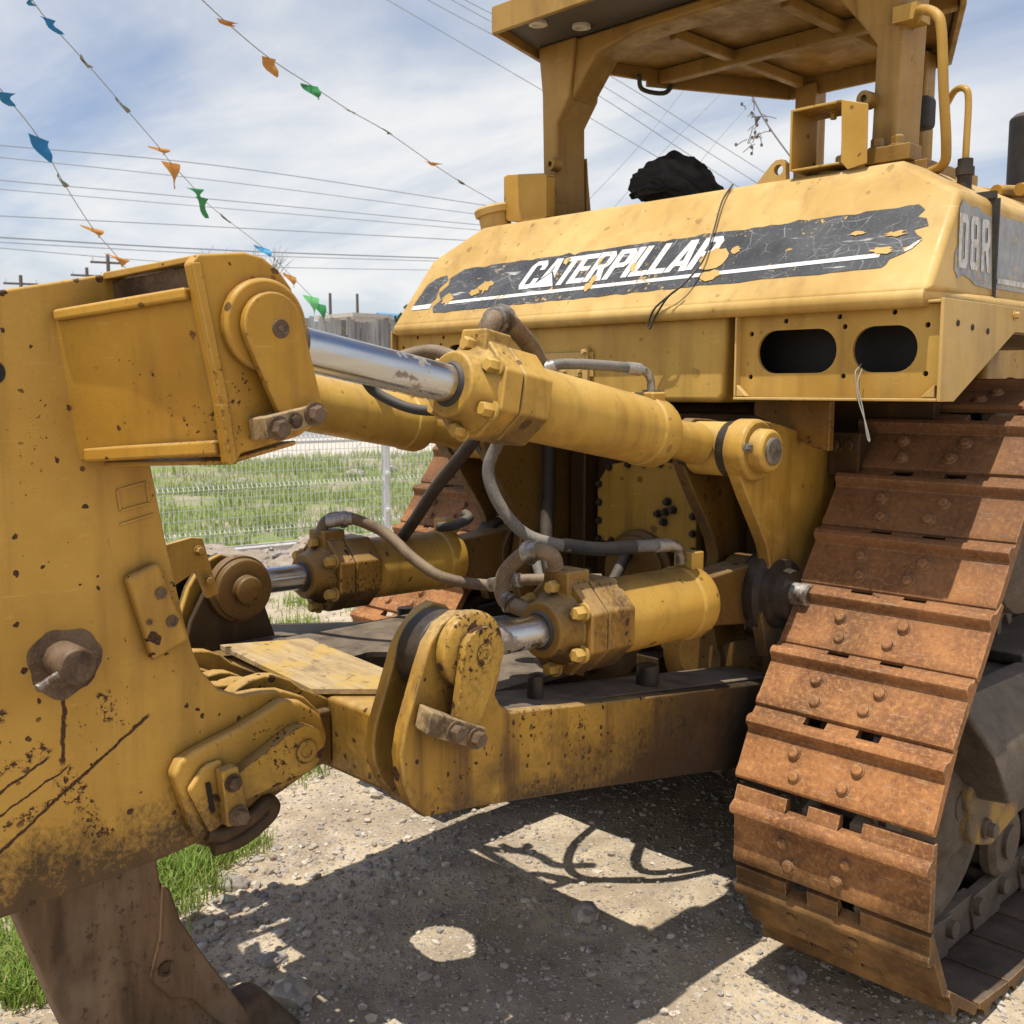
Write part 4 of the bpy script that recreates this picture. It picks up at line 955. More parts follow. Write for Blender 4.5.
# phase: a lower shoe corner sits at Y .452, Z 1.09 on the right track's rear run
def phase_for(y, z):
    best = 0; bd = 9
    for k in range(3000):
        t = TOT * k / 3000; p, _ = (PT[0].lerp(PT[1], t / (PT[1] - PT[0]).length), 0) if t < (PT[1] - PT[0]).length else (PT[1], 0)
        dd = (p - Vector((y, z))).length
        if dd < bd: bd, best = dd, t
    return best
PH = phase_for(.452 + .126 * .803 + .010 * .595, 1.09 - .126 * .595 + .010 * .803)
track(1, PH); track(-1, PH + .008)
# guard plates of the right roller frame
for s in (1, -1):
    mb = MB()
    mb.prism([(1.165, .975), (1.235, .965), (1.335, .855), (1.35, .81), (1.35, .63), (1.165, .60)], lambda x, z: (s * x, .62 + max(0, .80 - z) * .9, z), lambda x, z: (s * x, 2.6, z - .05))
    g = mb.build('frame_guard', M['iron'], DOZ, bevel=.016, seg=3)
    mb = MB(); mb.hexa([(s * .90, 1.25, .945), (s * 1.195, 1.25, .945), (s * 1.195, 2.6, .90), (s * .90, 2.6, .90), (s * .90, 1.25, .985), (s * 1.195, 1.25, .985), (s * 1.195, 2.6, .94), (s * .90, 2.6, .94)])
    mb.build('guard_top', M['dark'], g, bevel=.008)
    mb = MB(); mb.yz([(.80, .70), (.74, .66), (.73, .60), (.76, .565), (.74, .52), (.78, .47), (.86, .44), (.93, .42), (1.15, .46), (1.15, .66), (1.0, .72)], s * 1.16, s * 1.245)
    mb.build('idler_yoke', M['yoke'], g, bevel=.014, seg=3)
    mb = MB(); mb.lathe((s * 1.245, .86, .50), (s * 1.4, .86, .50), [(0, .034), (.012, .034), (.013, .024), (.034, .023), (.04, .016)], 14); mb.build('yoke_bolt', M['iron'], g)
    mb = MB(); mb.lathe((s * 1.10, .74, .60), (s * 1.4, .74, .60), [(0, .055), (.06, .055), (.065, .045), (.12, .045)], 18); mb.build('yoke_pin', M['iron'], g)

# ---- canopy
ZR = 3.325
OCT = [(-.39, 2.27), (-.74, 1.58), (-.90, 1.06), (-.765, .62), (.765, .62), (.90, 1.06), (.74, 1.58), (.39, 2.27)]
mb = MB()
mb.xy([(x_ * .985, 1.3 + (y_ - 1.3) * .985) for x_, y_ in OCT], ZR + .045, ZR + .075)
roof = mb.build('canopy_roof', M['rops'], DOZ, bevel=.01)
mb = MB()
for i in range(len(OCT)):
    a, b = OCT[i], OCT[(i + 1) % len(OCT)]
    dp = .025 if max(a[1], b[1]) > 1.7 else 0
    mb.bar((a[0], a[1], ZR + .045 - dp / 2), (b[0], b[1], ZR + .045 - dp / 2), .022, .105 + dp)
mb.build('canopy_rim', M['rops'], roof, bevel=.004)
mb = MB(); mb.prism([(-.75, .64), (-.87, .98), (.87, .98), (.75, .64)], lambda x, y: (x, y, ZR + .030), lambda x, y: (x, y, ZR + .043))
mb.build('rear_soffit', M['shade'], roof)
mb = MB()
for y_ in (1.62,): mb.box(-.70 if y_ < 1.7 else -.45, .70 if y_ < 1.7 else .45, y_, y_ + .05, ZR - .02, ZR + .043)
for x_ in (-.30, .22): mb.box(x_ - .02, x_ + .02, 1.20, 2.2, ZR - .005, ZR + .042)
mb.build('roof_beam', M['rops'], roof, bevel=.005)
for (x_, y_) in ((-.62, .73), (-.52, .88), (.5, .75), (.62, .9)):
    mb = MB(); mb.lathe((x_, y_, ZR + .031), (x_, y_, ZR - .2), [(0, .038), (.012, .038), (.014, .026), (.006, .024)], 24)
    mb.build('ceiling_lamp', M['lens'], roof)
mb = MB(); mb.tube([(-.72, 1.5, ZR), (-.74, 1.55, ZR - .05), (-.70, 1.66, ZR - .055), (-.66, 1.68, ZR - .02)], .011, 8, 5)
mb.build('grab_handle', M['black'], roof)
for s in (1, -1):
    mb = MB()
    mb.prism([(s * .715, 2.60), (s * .72, 2.75), (s * .725, 3.02), (s * .65, 3.12), (s * .62, ZR + .03), (s * .84, ZR + .03), (s * .815, 3.15), (s * .80, 2.60)], lambda x, z: (x, .95, z), lambda x, z: (x, 1.14, z))
    post = mb.build('canopy_post', M['rops'], DOZ, bevel=.015, seg=3)
    mb = MB(); mb.box(s * .70, s * .795, .985, 1.0195, 2.60, ZR - .02) if False else mb.yz([(1.141, 2.60), (1.18, 2.60), (1.15, 2.8), (1.141, 2.9)], s * .715, s * .785)
    mb.box(s * .62, s * .94, .90, 1.30, 2.575, 2.615); mb.box(s * .66, s * .90, .86, .948, 2.615, 2.665)
    for i in range(3): mb.bolt((s * (.70 + .07 * i), .90, 2.665), (0, 0, 1), .022, .03)
    mb.build('post_foot', M['rops'], post, bevel=.008)
    mb = MB(); mb.lathe((s * .715, .95, 2.84), (s * .715, .8, 2.84), [(0, .028), (.05, .026), (.05, .012), (.03, .011)], 18)
    mb.build('lifting_boss', M['rops'], post)
mb = MB()
mb.prism([(-.66, 3.10), (-.52, ZR - .06), (-.30, ZR - .02), (.30, ZR - .02), (.52, ZR - .06), (.66, 3.10), (.66, ZR + .028), (-.66, ZR + .028)], lambda x, z: (x, .97, z), lambda x, z: (x, 1.12, z))
mb.build('roll_bar', M['rops'], roof, bevel=.015, seg=3)
for s in (1, -1):        # front posts
    mb = MB(); mb.box(s * .235, s * .345, 2.15 if s > 0 else 2.23, 2.25 if s > 0 else 2.34, 2.3, ZR + .02)
    mb.build('canopy_post', M['rops'], DOZ, bevel=.01)
mb = MB(); mb.tube([(.80, 1.04, 3.09), (.86, .96, 3.075), (.92, .86, 3.06), (.985, .825, 3.02), (1.005, .82, 2.96), (1.012, .835, 2.80), (1.015, .865, 2.64), (1.0, .885, 2.585), (.93, .92, 2.57)], .0155, 12, 6); mb.box(.79, .87, .93, 1.03, 3.065, 3.115)
mb.build('hand_rail', M['wall'], DOZ)
mb = MB(); mb.tube([(.93, 1.05, 2.81), (.99, .97, 2.825), (1.035, .935, 2.815), (1.05, .93, 2.775), (1.05, .93, 2.62), (1.05, .93, 2.45)], .0105, 10, 6)
gr = mb.build('grab_rail', M['wall'], DOZ)
mb = MB(); mb.lathe((1.05, .93, 2.50), (1.05, .93, 2.7), [(0, .022), (.05, .022), (.05, .028), (.075, .028), (.075, .023), (.10, .023)], 16)
mb.build('rail_boot', M['dark'], gr)
mb = MB(); mb.box(.45, .66, 1.50, 1.58, 2.86, 2.98)
mb.build('mirror', M['black'], DOZ, bevel=.02, seg=3)
# seat under the cloth, console
mb = MB(); mb.box(-.42, -.12, 1.30, 1.40, 2.30, 2.66); mb.box(-.42, -.10, 1.40, 1.80, 2.25, 2.38)
mb.build('operator_seat', M['black'], DOZ, bevel=.03, seg=3)
mb = MB(); mb.box(.55, .72, 1.02, 1.2, 2.575, 2.70)
mb.build('control_box', M['rops'], DOZ, bevel=.01)
mb = MB(); mb.tube([(.30, 1.5, 2.55), (.42, 1.3, 2.68), (.50, 1.2, 2.78)], .012, 8, 4); mb.cyl((.50, 1.2, 2.78), (.52, 1.17, 2.81), .02, 10)
mb.build('control_lever', M['black'], DOZ)
# right work-lamp bracket (empty) and left lamp housing
mb = MB()
for (x0, x1, z0, z1) in ((.565, .573, 2.60, 2.795), (.573, .745, 2.786, 2.795), (.573, .745, 2.596, 2.604)): mb.box(x0, x1, .70, .86, z0, z1)
mb.prism([(.745, 2.795), (.835, 2.765), (.838, 2.585), (.775, 2.575), (.752, 2.60)], lambda x, z: (x, .70 + (x - .745) * .0, z), lambda x, z: (x, .708, z))
mb.box(.745, .752, .708, .86, 2.60, 2.795); mb.cyl((.66, .80, 2.57), (.66, .80, 2.596), .04, 14); mb.bolt((.67, .79, 2.786), (0, 0, -1), .012, .02)
mb.build('lamp_bracket', M['yellow'], DOZ, bevel=.004)
mb = MB()
mb.prism([(-.875, 2.62), (-.86, 2.605), (-.665, 2.575), (-.63, 2.60), (-.63, 2.768), (-.65, 2.778), (-.868, 2.802), (-.875, 2.79)], lambda x, z: (x, .79, z), lambda x, z: (x, .802, z))
mb.box(-.895, -.876, .80, .86, 2.62, 2.80); mb.hexa([(-.875, .802, 2.795), (-.63, .802, 2.765), (-.63, .845, 2.765), (-.875, .845, 2.795), (-.875, .802, 2.803), (-.63, .802, 2.773), (-.63, .845, 2.773), (-.875, .845, 2.803)]); mb.box(-.64, -.63, .802, .845, 2.60, 2.765)
mb.cyl((-.75, .83, 2.565), (-.75, .83, 2.61), .022, 14)
lamp = mb.build('work_lamp', M['yellow'], DOZ, bevel=.006)
mb = MB(); mb.box(-.87, -.645, .846, .856, 2.62, 2.76); mb.build('lamp_lens', M['lens'], lamp)
# deck clutter beyond the tank: pipes, exhaust stack, engine hood
mb = MB()
for i in range(4): mb.tube([(.80 + .07 * i, 1.40 + .03 * i, 2.585), (.82 + .07 * i, 1.9, 2.60 + .01 * i), (.84 + .07 * i, 2.6, 2.60)], .022, 10, 4)
mb.build('control_pipe', M['yellow'], DOZ)
mb = MB(); mb.box(-.62, .62, 2.25, 4.6, 1.6, 2.42)
mb.build('engine_hood', M['yellow'], DOZ, bevel=.04, seg=3)
mb = MB(); mb.lathe((.64, 2.6, 2.42), (.64, 2.6, 3.2), [(0, .05), (.30, .05), (.31, .10), (.66, .10), (.68, .08)], 28)
mb.build('exhaust_stack', M['black'], DOZ, bevel=.004)

# ---- loose things on the machine
mb = MB()
mb.hexa([(-.375, -.90, 1.099), (.17, -.935, 1.082), (.40, -.70, 1.082), (-.26, -.66, 1.099), (-.375, -.90, 1.115), (.17, -.935, 1.098), (.40, -.70, 1.098), (-.26, -.66, 1.115)])
t = NT('weathered_board'); g_ = t.noise(1, 5, .65, t.mapv((4, 40, 40), (0, 0, .2))); f_ = t.noise(26, 5, .7)
c_ = t.mix(t.rng(g_, .35, .65), (.34, .235, .115), (.52, .39, .21)); c_ = t.mix(t.rng(t.noise(7, 5, .7), .47, .56, 0, .8), c_, (.50, .33, .09)); c_ = t.mix(t.rng(f_, .42, .35, 0, .8), c_, (.16, .10, .05)); c_ = t.mix(t.rng(t.noise(5, 4, .7), .56, .66, 0, .7), c_, (.20, .14, .08))
M['board'] = t.fin(c_, .8, 0, t.bump(g_, .4, .004))
tag(mb.build('board', M['board'], None, bevel=.002), 'flat weathered tan board lying across the ripper frame beside the big yellow plate', 'board')
# black cloth bundled over the seat
bm = bmesh.new(); bmesh.ops.create_icosphere(bm, subdivisions=5, radius=1)
for v in bm.verts:
    p = v.co.copy(); q = Vector((p.x * .205, p.y * .13, p.z * .125))
    if p.z < -.1: q.z *= .6
    q.x += -.055 * max(0, -p.x) ** 2 * max(0, p.z + .45)
    q.z += -.095 * max(0, p.x) ** 1.5 + .02 * noise.noise(p * 2.2) - .03 * max(0, -p.x - .55)
    q += p * (noise.noise(Vector((p.x * 2.0 + 5, p.y * 2, p.z * 7))) * .022 + noise.noise(Vector((p.x * 4 + p.z * 3, p.y * 4, p.z * 9))) * .012 + noise.noise(p * 13) * .004)
    v.co = q
me = bpy.data.meshes.new('black_cloth'); bm.to_mesh(me); bm.free(); me.shade_smooth(); me.materials.append(M['cloth'])
o = bpy.data.objects.new('black_cloth', me); COL.objects.link(o); o.location = (-.255, 1.19, 2.725)
tag(o, 'crumpled black cloth draped over the seat back behind the tank', 'cloth')
mb = MB(); mb.tube([(.331, .725, 2.592), (.333, .66, 2.527), (.36, .57, 2.405), (.38, .49, 2.31), (.357, .425, 2.235), (.30, .395, 2.185), (.253, .393, 2.15), (.232, .393, 2.105), (.24, .393, 2.09), (.262, .393, 2.13), (.32, .385, 2.19), (.36, .41, 2.225)], .0034, 6, 6)
tag(mb.build('strap', M['black'], None), 'thin dark cord hanging down over the lettered tank stripe', 'cord')
mb = MB(); mb.tube([(.965, .472, 1.96), (.970, .45, 1.95), (.975, .42, 1.935), (.980, .418, 1.90), (.992, .415, 1.85), (1.015, .415, 1.79), (1.03, .415, 1.74), (1.022, .415, 1.75), (1.005, .415, 1.83), (.985, .417, 1.90), (.985, .44, 1.945)], .0019, 6, 6)
tag(mb.build('cord', M['string'], None), 'thin grey loop of wire hanging from the right oval hole of the lamp box', 'cord')
#@@ENV@@
# ------------------------------------------------------------------ ground
FA, FD = Vector((-6.881, 2.558)), Vector((.135, .9908))          # fence line
FN = Vector((-FD.y, FD.x))                                      # away from the machine
def fline(t, d=0.0, z=0.0):
    p = FA + FD * t + FN * d
    return Vector((p.x, p.y, z))
def fdist(x, y): return (Vector((x, y)) - FA).dot(FN)
def sm(a, b, v):
    t = max(0, min(1, (v - a) / (b - a))); return t * t * (3 - 2 * t)
def height(x, y):
    d = fdist(x, y); p = Vector((x, y, 0))
    h = .030 * noise.noise(p * .9) + .014 * noise.noise(p * 3.1) + .006 * noise.noise(p * 9)
    near = sm(3.5, 1.5, abs(x)) * sm(6, 4, abs(y - 1.5))
    h = h * (1 - .55 * near) - .006 + .085 * sm(.78, .42, x + .12 * noise.noise(p * 1.7))
    h += .20 * sm(-2.6, -.9, d) * sm(.4, -.1, d) * (1 + .9 * noise.noise(p * 1.4) + .5 * noise.noise(p * 4))
    if d > .1:
        h += sm(.1, 3, d) * .08 + .22 * max(0, noise.noise(p * .45 + Vector((4, 1, 0)))) * sm(1, 4, d) * sm(16, 11, d)
        h *= sm(40, 14, d)
    return h
def axis(dense0, dense1, step, lo, hi):
    v = []; a = dense0
    while a < dense1: v.append(a); a += step
    v.append(dense1); s = step; a = dense1
    while a < hi: s *= 1.22; a += s; v.append(min(a, hi))
    s = step; a = dense0; left = []
    while a > lo: s *= 1.22; a -= s; left.append(max(a, lo))
    return left[::-1] + v
gx, gy = axis(-9.0, 2.6, .055, -900, 900), axis(-2.6, 6.5, .055, -900, 900)
bm = bmesh.new(); gv = [[bm.verts.new((x, y, height(x, y))) for x in gx] for y in gy]
for j in range(len(gy) - 1):
    for i in range(len(gx) - 1): bm.faces.new([gv[j][i], gv[j][i + 1], gv[j + 1][i + 1], gv[j + 1][i]])
me = bpy.data.meshes.new('ground'); bm.to_mesh(me); bm.free(); me.shade_smooth()
def mk_ground():
    t = NT('gravel_and_dirt'); P = t.pos
    v1 = t.n('ShaderNodeTexVoronoi'); t.l(P, v1.inputs['Vector']); v1.inputs['Scale'].default_value = 75
    v2 = t.n('ShaderNodeTexVoronoi'); t.l(P, v2.inputs['Vector']); v2.inputs['Scale'].default_value = 26
    big = t.noise(1.1, 5, .6, P); mid = t.noise(7, 5, .6, P); fine = t.noise(160, 3, .7, P)
    cs = t.mix(t.rng(mid, .35, .65), (.50, .40, .265), (.67, .555, .395))
    cs = t.mix(t.rng(big, .42, .62, 0, .5), cs, (.40, .35, .285))
    cs = t.mix(t.rng(t.noise(2.3, 5, .68, P), .44, .60, 0, .6), cs, (.25, .185, .12))
    hs = t.xyz(v1.outputs['Color']); hb = t.xyz(v2.outputs['Color'])
    peb = t.mix(hs[0], (.27, .225, .18), (.66, .59, .49)); peb = t.mix(t.rng(hs[1], .84, .92, 0, .8), peb, (.22, .21, .21))
    m1 = t.mul(t.rng(v1.outputs['Distance'], .45, .32), t.rng(hs[2], .25, .4))
    c = t.mix(t.mul(m1, .75), cs, peb)
    pb = t.mix(hb[0], (.27, .23, .19), (.62, .57, .49))
    m2 = t.mul(t.rng(v2.outputs['Distance'], .36, .26), t.rng(hb[2], .72, .76))
    c = t.mix(t.mul(m2, .85), c, pb)
    c = t.mix(t.rng(fine, .35, .7, 0, .35), c, (.18, .145, .105))
    # zones by distance from the fence
    X = t.xyz(P)
    d = t.math('ADD', t.mul(t.math('SUBTRACT', X[0], FA.x), FN.x), t.mul(t.math('SUBTRACT', X[1], FA.y), FN.y))
    dn = t.math('ADD', d, t.mul(t.math('SUBTRACT', t.noise(.5, 4, .6, P), .5), 5))
    bank = t.mix(t.rng(mid, .3, .7), (.24, .185, .14), (.40, .345, .28))
    c = t.mix(t.mul(t.rng(d, -2.6, -1.2), .9), c, bank)
    soil = t.mix(t.rng(t.noise(.9, 5, .65, P), .42, .60), (.20, .25, .07), (.38, .31, .22))
    c = t.mix(t.rng(d, .05, .2), c, soil)
    c = t.mix(t.rng(dn, 12.0, 13.4), c, t.mix(t.rng(mid, .3, .7), (.52, .46, .38), (.62, .56, .47)))
    h = t.math('ADD', t.mul(m1, t.rng(v1.outputs['Distance'], .45, .05)), t.math('ADD', t.mul(t.mul(m2, t.rng(v2.outputs['Distance'], .36, .02)), 2.2), t.mul(fine, .35)))
    h = t.math('ADD', h, t.mul(mid, 1.2))
    return t.fin(c, .95, 0, t.bump(h, .55, .008), .15)
M['ground'] = mk_ground(); me.materials.append(M['ground'])
g = bpy.data.objects.new('ground', me); COL.objects.link(g); tag(g, kind='structure')
def strip(name, m, d0, d1, z, t0=-300, t1=400, n=1):
    mb = MB(); mb.face([fline(t0, d0, z), fline(t1, d0, z), fline(t1, d1, z), fline(t0, d1, z)])
    return tag(mb.build(name, m, None, smooth=False), kind='structure')
M['asphalt'] = flat('worn_asphalt', (.30, .295, .29), .15, .9, 3)
strip('road', M['asphalt'], 21.0, 31.0, .10)
M['curbline'] = flat('road_kerb', (.46, .45, .43), .2, .9, 3)
mb = MB(); a, b = fline(-200, 20.7), fline(300, 20.7); mb.hexa([fline(-200, 20.7, -.1), fline(300, 20.7, -.1), fline(300, 21.0, -.1), fline(-200, 21.0, -.1), fline(-200, 20.7, .22), fline(300, 20.7, .22), fline(300, 21.0, .22), fline(-200, 21.0, .22)])
tag(mb.build('kerb', M['curbline'], None), kind='structure')

# ------------------------------------------------------------------ mesh fence on its low wall
mb = MB(); t0, t1 = -10, 22
mb.hexa([fline(t0, -.02, -.3), fline(t1, -.02, -.3), fline(t1, .20, -.3), fline(t0, .20, -.3), fline(t0, -.02, .30), fline(t1, -.02, .30), fline(t1, .20, .30), fline(t0, .20, .30)])
tag(mb.build('low_wall', M['concrete'], None, bevel=.012), 'low pale concrete wall under the white wire mesh fence', 'wall')
FZ0, FZ1 = .34, 1.46
fe = empty('mesh_fence', fline(2.03, .08, .30)); tag(fe, 'white welded wire mesh fence standing on the low concrete wall', 'fence')
def fpart(name, fn, m):
    mb = MB(); fn(mb); o = mb.build(name, m, fe, smooth=False); return o
for i in range(-4, 8):
    t = 2.03 + 3.0 * i
    def f(mb, t=t):
        mb.bar(fline(t, .08, .301), fline(t, .08, 1.52), .06, .06, FD.to_3d())
        mb.bar(fline(t, .08, 1.521), fline(t, .08, 1.535), .072, .072, FD.to_3d())
        for z in (.55, .95, 1.35): mb.bar(fline(t, .03, z), fline(t, .03, z + .03), .05, .04, FD.to_3d())
    fpart('fence_post', f, M['whitepost'])
    def f2(mb, t=t):
        bends = [(FZ0, 0), (.42, .0), (.455, .03), (.49, 0), (.86, 0), (.895, .03), (.93, 0), (1.34, 0), (1.375, .03), (1.41, 0), (FZ1, 0)]
        k = 0
        while .05 + .05 * k < 2.96:
            u = t + .05 + .05 * k; k += 1
            for (za, da), (zb, db) in zip(bends, bends[1:]):
                mb.bar(fline(u, .08 - da, za), fline(u, .08 - db, zb), .0055, .0055, FD.to_3d())
        for z in (.36, .42, .455, .49, .60, .70, .80, .86, .895, .93, 1.05, 1.15, 1.25, 1.34, 1.375, 1.41):
            dd = .03 if z in (.455, .895, 1.375) else 0
            mb.bar(fline(t + .04, .088 - dd, z), fline(t + 2.96, .088 - dd, z), .0055, .0055)
    if -3 <= i <= 4: fpart('mesh_panel', f2, M['whitepost'])

# ------------------------------------------------------------------ far boarded fence, houses, poles, trees
mb = MB(); rr2 = random.Random(11)
def wallmat():
    t = NT('weathered_boards'); X = t.xyz(t.pos); f = t.noise(1.2, 4, .6, t.mapv((1, 1, .1), (0, 0, 0), t.pos))
    return t.fin(t.mix(t.rng(f, .38, .62), (.16, .145, .13), (.42, .40, .38)), .9)
M['boards'] = wallmat()
wf = empty('board_fence', fline(10, 33)); tag(wf, 'tall weathered grey board fence across the road in the far background', 'fence')
k = 0; mb = MB()
u = -40.0
while u < 120:
    wd = rr2.uniform(.20, .34); hgt = 4.95 + rr2.uniform(-.18, .18)
    dd = 33 + rr2.uniform(-.03, .03)
    mb.hexa([fline(u, dd, 0), fline(u + wd * .86, dd, 0), fline(u + wd * .86, dd + .05, 0), fline(u, dd + .05, 0), fline(u, dd, hgt), fline(u + wd * .86, dd, hgt), fline(u + wd * .86, dd + .05, hgt), fline(u, dd + .05, hgt)])
    u += wd
mb.build('board_panel', M['boards'], wf, smooth=False)
mb = MB()
for z in (.8, 2.4, 4.2): mb.bar(fline(-40, 33.12, z), fline(120, 33.12, z), .06, .12)
mb.build('rail', M['boards'], wf, smooth=False)
def house(x, y, w_, d_, h_, m, label, roofm=None, gable=False):
    r = empty('house', (x, y, 0)); tag(r, label, 'house')
    mb = MB(); mb.box(x - w_ / 2, x + w_ / 2, y - d_ / 2, y + d_ / 2, 0, h_); mb.build('wall', m, r, smooth=False)
    mb = MB()
    if gable: mb.prism([(x - w_ / 2 - .3, h_), (x + w_ / 2 + .3, h_), (x, h_ + 1.3)], lambda a, b: (a, y - d_ / 2 - .3, b), lambda a, b: (a, y + d_ / 2 + .3, b))
    else: mb.box(x - w_ / 2 - .15, x + w_ / 2 + .15, y - d_ / 2 - .15, y + d_ / 2 + .15, h_, h_ + .25)
    mb.build('roof', roofm or m, r, smooth=False)
    for dz in (h_ - 1.6,):
        for k in (-.25, .25):
            mb = MB(); mb.box(x + w_ / 2, x + w_ / 2 + .03, y + d_ * k - .4, y + d_ * k + .4, dz, dz + .9); mb.build('window', M['dim'], r, smooth=False)
house(-55.7, 39.7, 4, 3.0, 6.45, M['plaster'], 'small cream flat-roofed house showing above the far board fence')
house(-55.9, 43.3, 5, 2.4, 5.7, M['plaster'], 'house with a light blue tin roof beyond the far board fence', M['tin'], True)
def pole(x, y, h, label, arm=True):
    r = empty('utility_pole', (x, y, 0)); tag(r, label, 'utility pole')
    mb = MB(); mb.cyl((x, y, 0), (x, y, h), .16, 10, .10); mb.build('pole', M['bark'], r)
    if arm:
        mb = MB(); mb.bar((x - .3, y - .9, h - .5), (x + .3, y + .9, h - .5), .1, .12); mb.build('crossarm', M['bark'], r, smooth=False)
        for k in (-.8, .0, .8):
            mb = MB(); mb.cyl((x + .33 * k, y + .98 * k, h - .44), (x + .33 * k, y + .98 * k, h - .22), .05, 8); mb.build('insulator', M['whitepost'], r)
pole(-57.5, 23.9, 9.5, 'dark utility pole, tallest and nearest of those over the left plate')
pole(-64.3, 25.5, 9.4, 'thin utility pole just left of the tallest one')
pole(-63.0, 21.0, 8.5, 'short utility pole at the far left of the skyline')
pole(-61.0, 41.5, 8.6, 'faint utility pole behind the cream house', False)
pole(-62.0, 44.6, 8.8, 'bare post rising left of the green tree', False)
# bare trees
def bare(x, y, h, label, seed, spread=.55):
    r = empty('bare_tree', (x, y, 0)); tag(r, label, 'tree'); q = random.Random(seed)
    mt = MB(); mt.tube([(x, y, 0), (x + .1, y, h * .3), (x, y + .1, h * .55)], .16, 8, 3, .09); mt.build('trunk', M['bark'], r)
    mc = MB()
    def br(p, d, L, r0, lv):
        e = p + d * L; m_ = p.lerp(e, .5) + Vector((q.uniform(-1, 1), q.uniform(-1, 1), q.uniform(-.3, .5))) * L * .12
        mc.tube([p, m_, e], r0, 5, 2, r0 * .55)
        if lv:
            for i in range(q.randint(2, 4)):
                dd = (d + Vector((q.uniform(-1, 1), q.uniform(-1, 1), q.uniform(-.2, .9))) * spread).normalized(); br(m_.lerp(e, q.random()), dd, L * q.uniform(.5, .8), r0 * .55, lv - 1)
    for i in range(6):
        br(Vector((x, y, h * q.uniform(.35, .55))), Vector((q.uniform(-.6, .6), q.uniform(-.6, .6), 1)).normalized(), h * .24, .06, 3)
    mc.build('branches', M['bark'], r)
bare(-38.9, 21.2, 8.6, 'bare leafless tree showing over the top edge of the left plate', 4)
bare(-8.2, 17.6, 5.6, 'bare twiggy tree between the right grab rail and the exhaust stack', 9)
# leafy tree
def leaves_mat(name, a, b, trans=.35, dry=None):
    t = NT(name); f = t.noise(.9, 4, .6, t.pos); g2 = t.noise(28, 2, .6, t.pos)
    c = t.mix(t.rng(f, .35, .65), a, b); c = t.mix(t.rng(g2, .4, .7, 0, .6), c, tuple(x * 1.7 for x in b))
    if dry: c = t.mix(t.rng(t.noise(45, 2, .6, t.mapv((1, 1, .15), (0, 0, 0), t.pos)), .56, .60, 0, .85), c, dry)
    t.fin(c, .6, 0, None, .25)
    tr = t.n('ShaderNodeBsdfTranslucent'); t.put(tr.inputs[0], c); ms = t.n('ShaderNodeMixShader'); ms.inputs[0].default_value = trans
    t.l(t.b.outputs[0], ms.inputs[1]); t.l(tr.outputs[0], ms.inputs[2]); t.l(ms.outputs[0], t.out.inputs[0])
    return t.m
M['leaf'] = leaves_mat('dark_green_leaves', (.035, .05, .022), (.075, .09, .04))
M['grass'] = leaves_mat('bright_grass', (.15, .24, .035), (.30, .42, .085), .45, (.50, .43, .20))
M['drygrass'] = leaves_mat('field_grass', (.18, .25, .055), (.33, .42, .12), .45, (.52, .46, .26))
def leafy(x, y, h, rad, label, seed):
    r = empty('leafy_tree', (x, y, 0)); tag(r, label, 'tree'); q = random.Random(seed)
    mb = MB(); mb.tube([(x, y, 0), (x + .1, y, h * .4), (x, y, h * .8)], .22, 8, 3, .08); mb.build('trunk', M['bark'], r)
    mb = MB(); cl = [(Vector((x + q.gauss(0, rad * .5), y + q.gauss(0, rad * .5), h * .72 + q.gauss(0, rad * .35))), q.uniform(.3, .55) * rad) for _ in range(16)]
    for c, rr_ in cl:
        for _ in range(130):
            p = c + Vector((q.gauss(0, 1), q.gauss(0, 1), q.gauss(0, 1))).normalized() * rr_ * q.uniform(.5, 1.05)
            a = Vector((q.gauss(0, 1), q.gauss(0, 1), q.gauss(0, 1))).normalized() * .13; b = a.orthogonal().normalized() * .09
            mb.face([p - a, p + b, p + a, p - b])
    mb.build('crown', M['leaf'], r, smooth=False, recalc=False)
leafy(-45.4, 36.0, 6.6, 1.3, 'dark green leafy tree behind the left end of the fuel tank', 5)
# ------------------------------------------------------------------ overhead cables
def cable(pts, r, label, grp):
    P = [Vector(p) for p in pts]; d0 = (P[0] - P[1]).normalized(); d1 = (P[-1] - P[-2]).normalized()
    P = [P[0] + d0 * 14] + P + [P[-1] + d1 * 14]
    mb = MB(); mb.tube(P, r, 5, 8); tag(mb.build('power_cable', M['cable'], None), label, 'cable', grp)
W_ = [[(-35.62, 8.91, 9.86), (-33.87, 17.93, 10.08), (-30.48, 28.5, 9.46)], [(-35.59, 8.88, 9.51), (-33.82, 17.89, 9.52), (-30.44, 28.46, 9.05)], [(-37.76, 9.47, 9.14), (-35.62, 18.87, 9.18), (-31.9, 29.83, 8.94)], [(-37.73, 9.45, 8.83), (-35.6, 18.84, 8.87), (-31.89, 29.81, 8.72)],
  [(-37.65, 9.37, 7.85), (-35.53, 18.78, 8.13), (-32.16, 29.46, 8.28)], [(-30.91, 7.35, 6.26), (-29.91, 15.61, 6.46), (-28.11, 24.7, 6.77)], [(-30.9, 7.34, 6.12), (-29.9, 15.6, 6.32), (-28.1, 24.69, 6.66)], [(-35.34, 8.63, 6.55), (-34.49, 18.14, 6.54), (-32.05, 29.36, 6.98)]]
for i, p in enumerate(W_): cable(p, (.017, .014, .017, .014, .017, .024, .014, .014)[i], 'grey power cable crossing the sky above the left plate', 'power cables crossing the left sky')
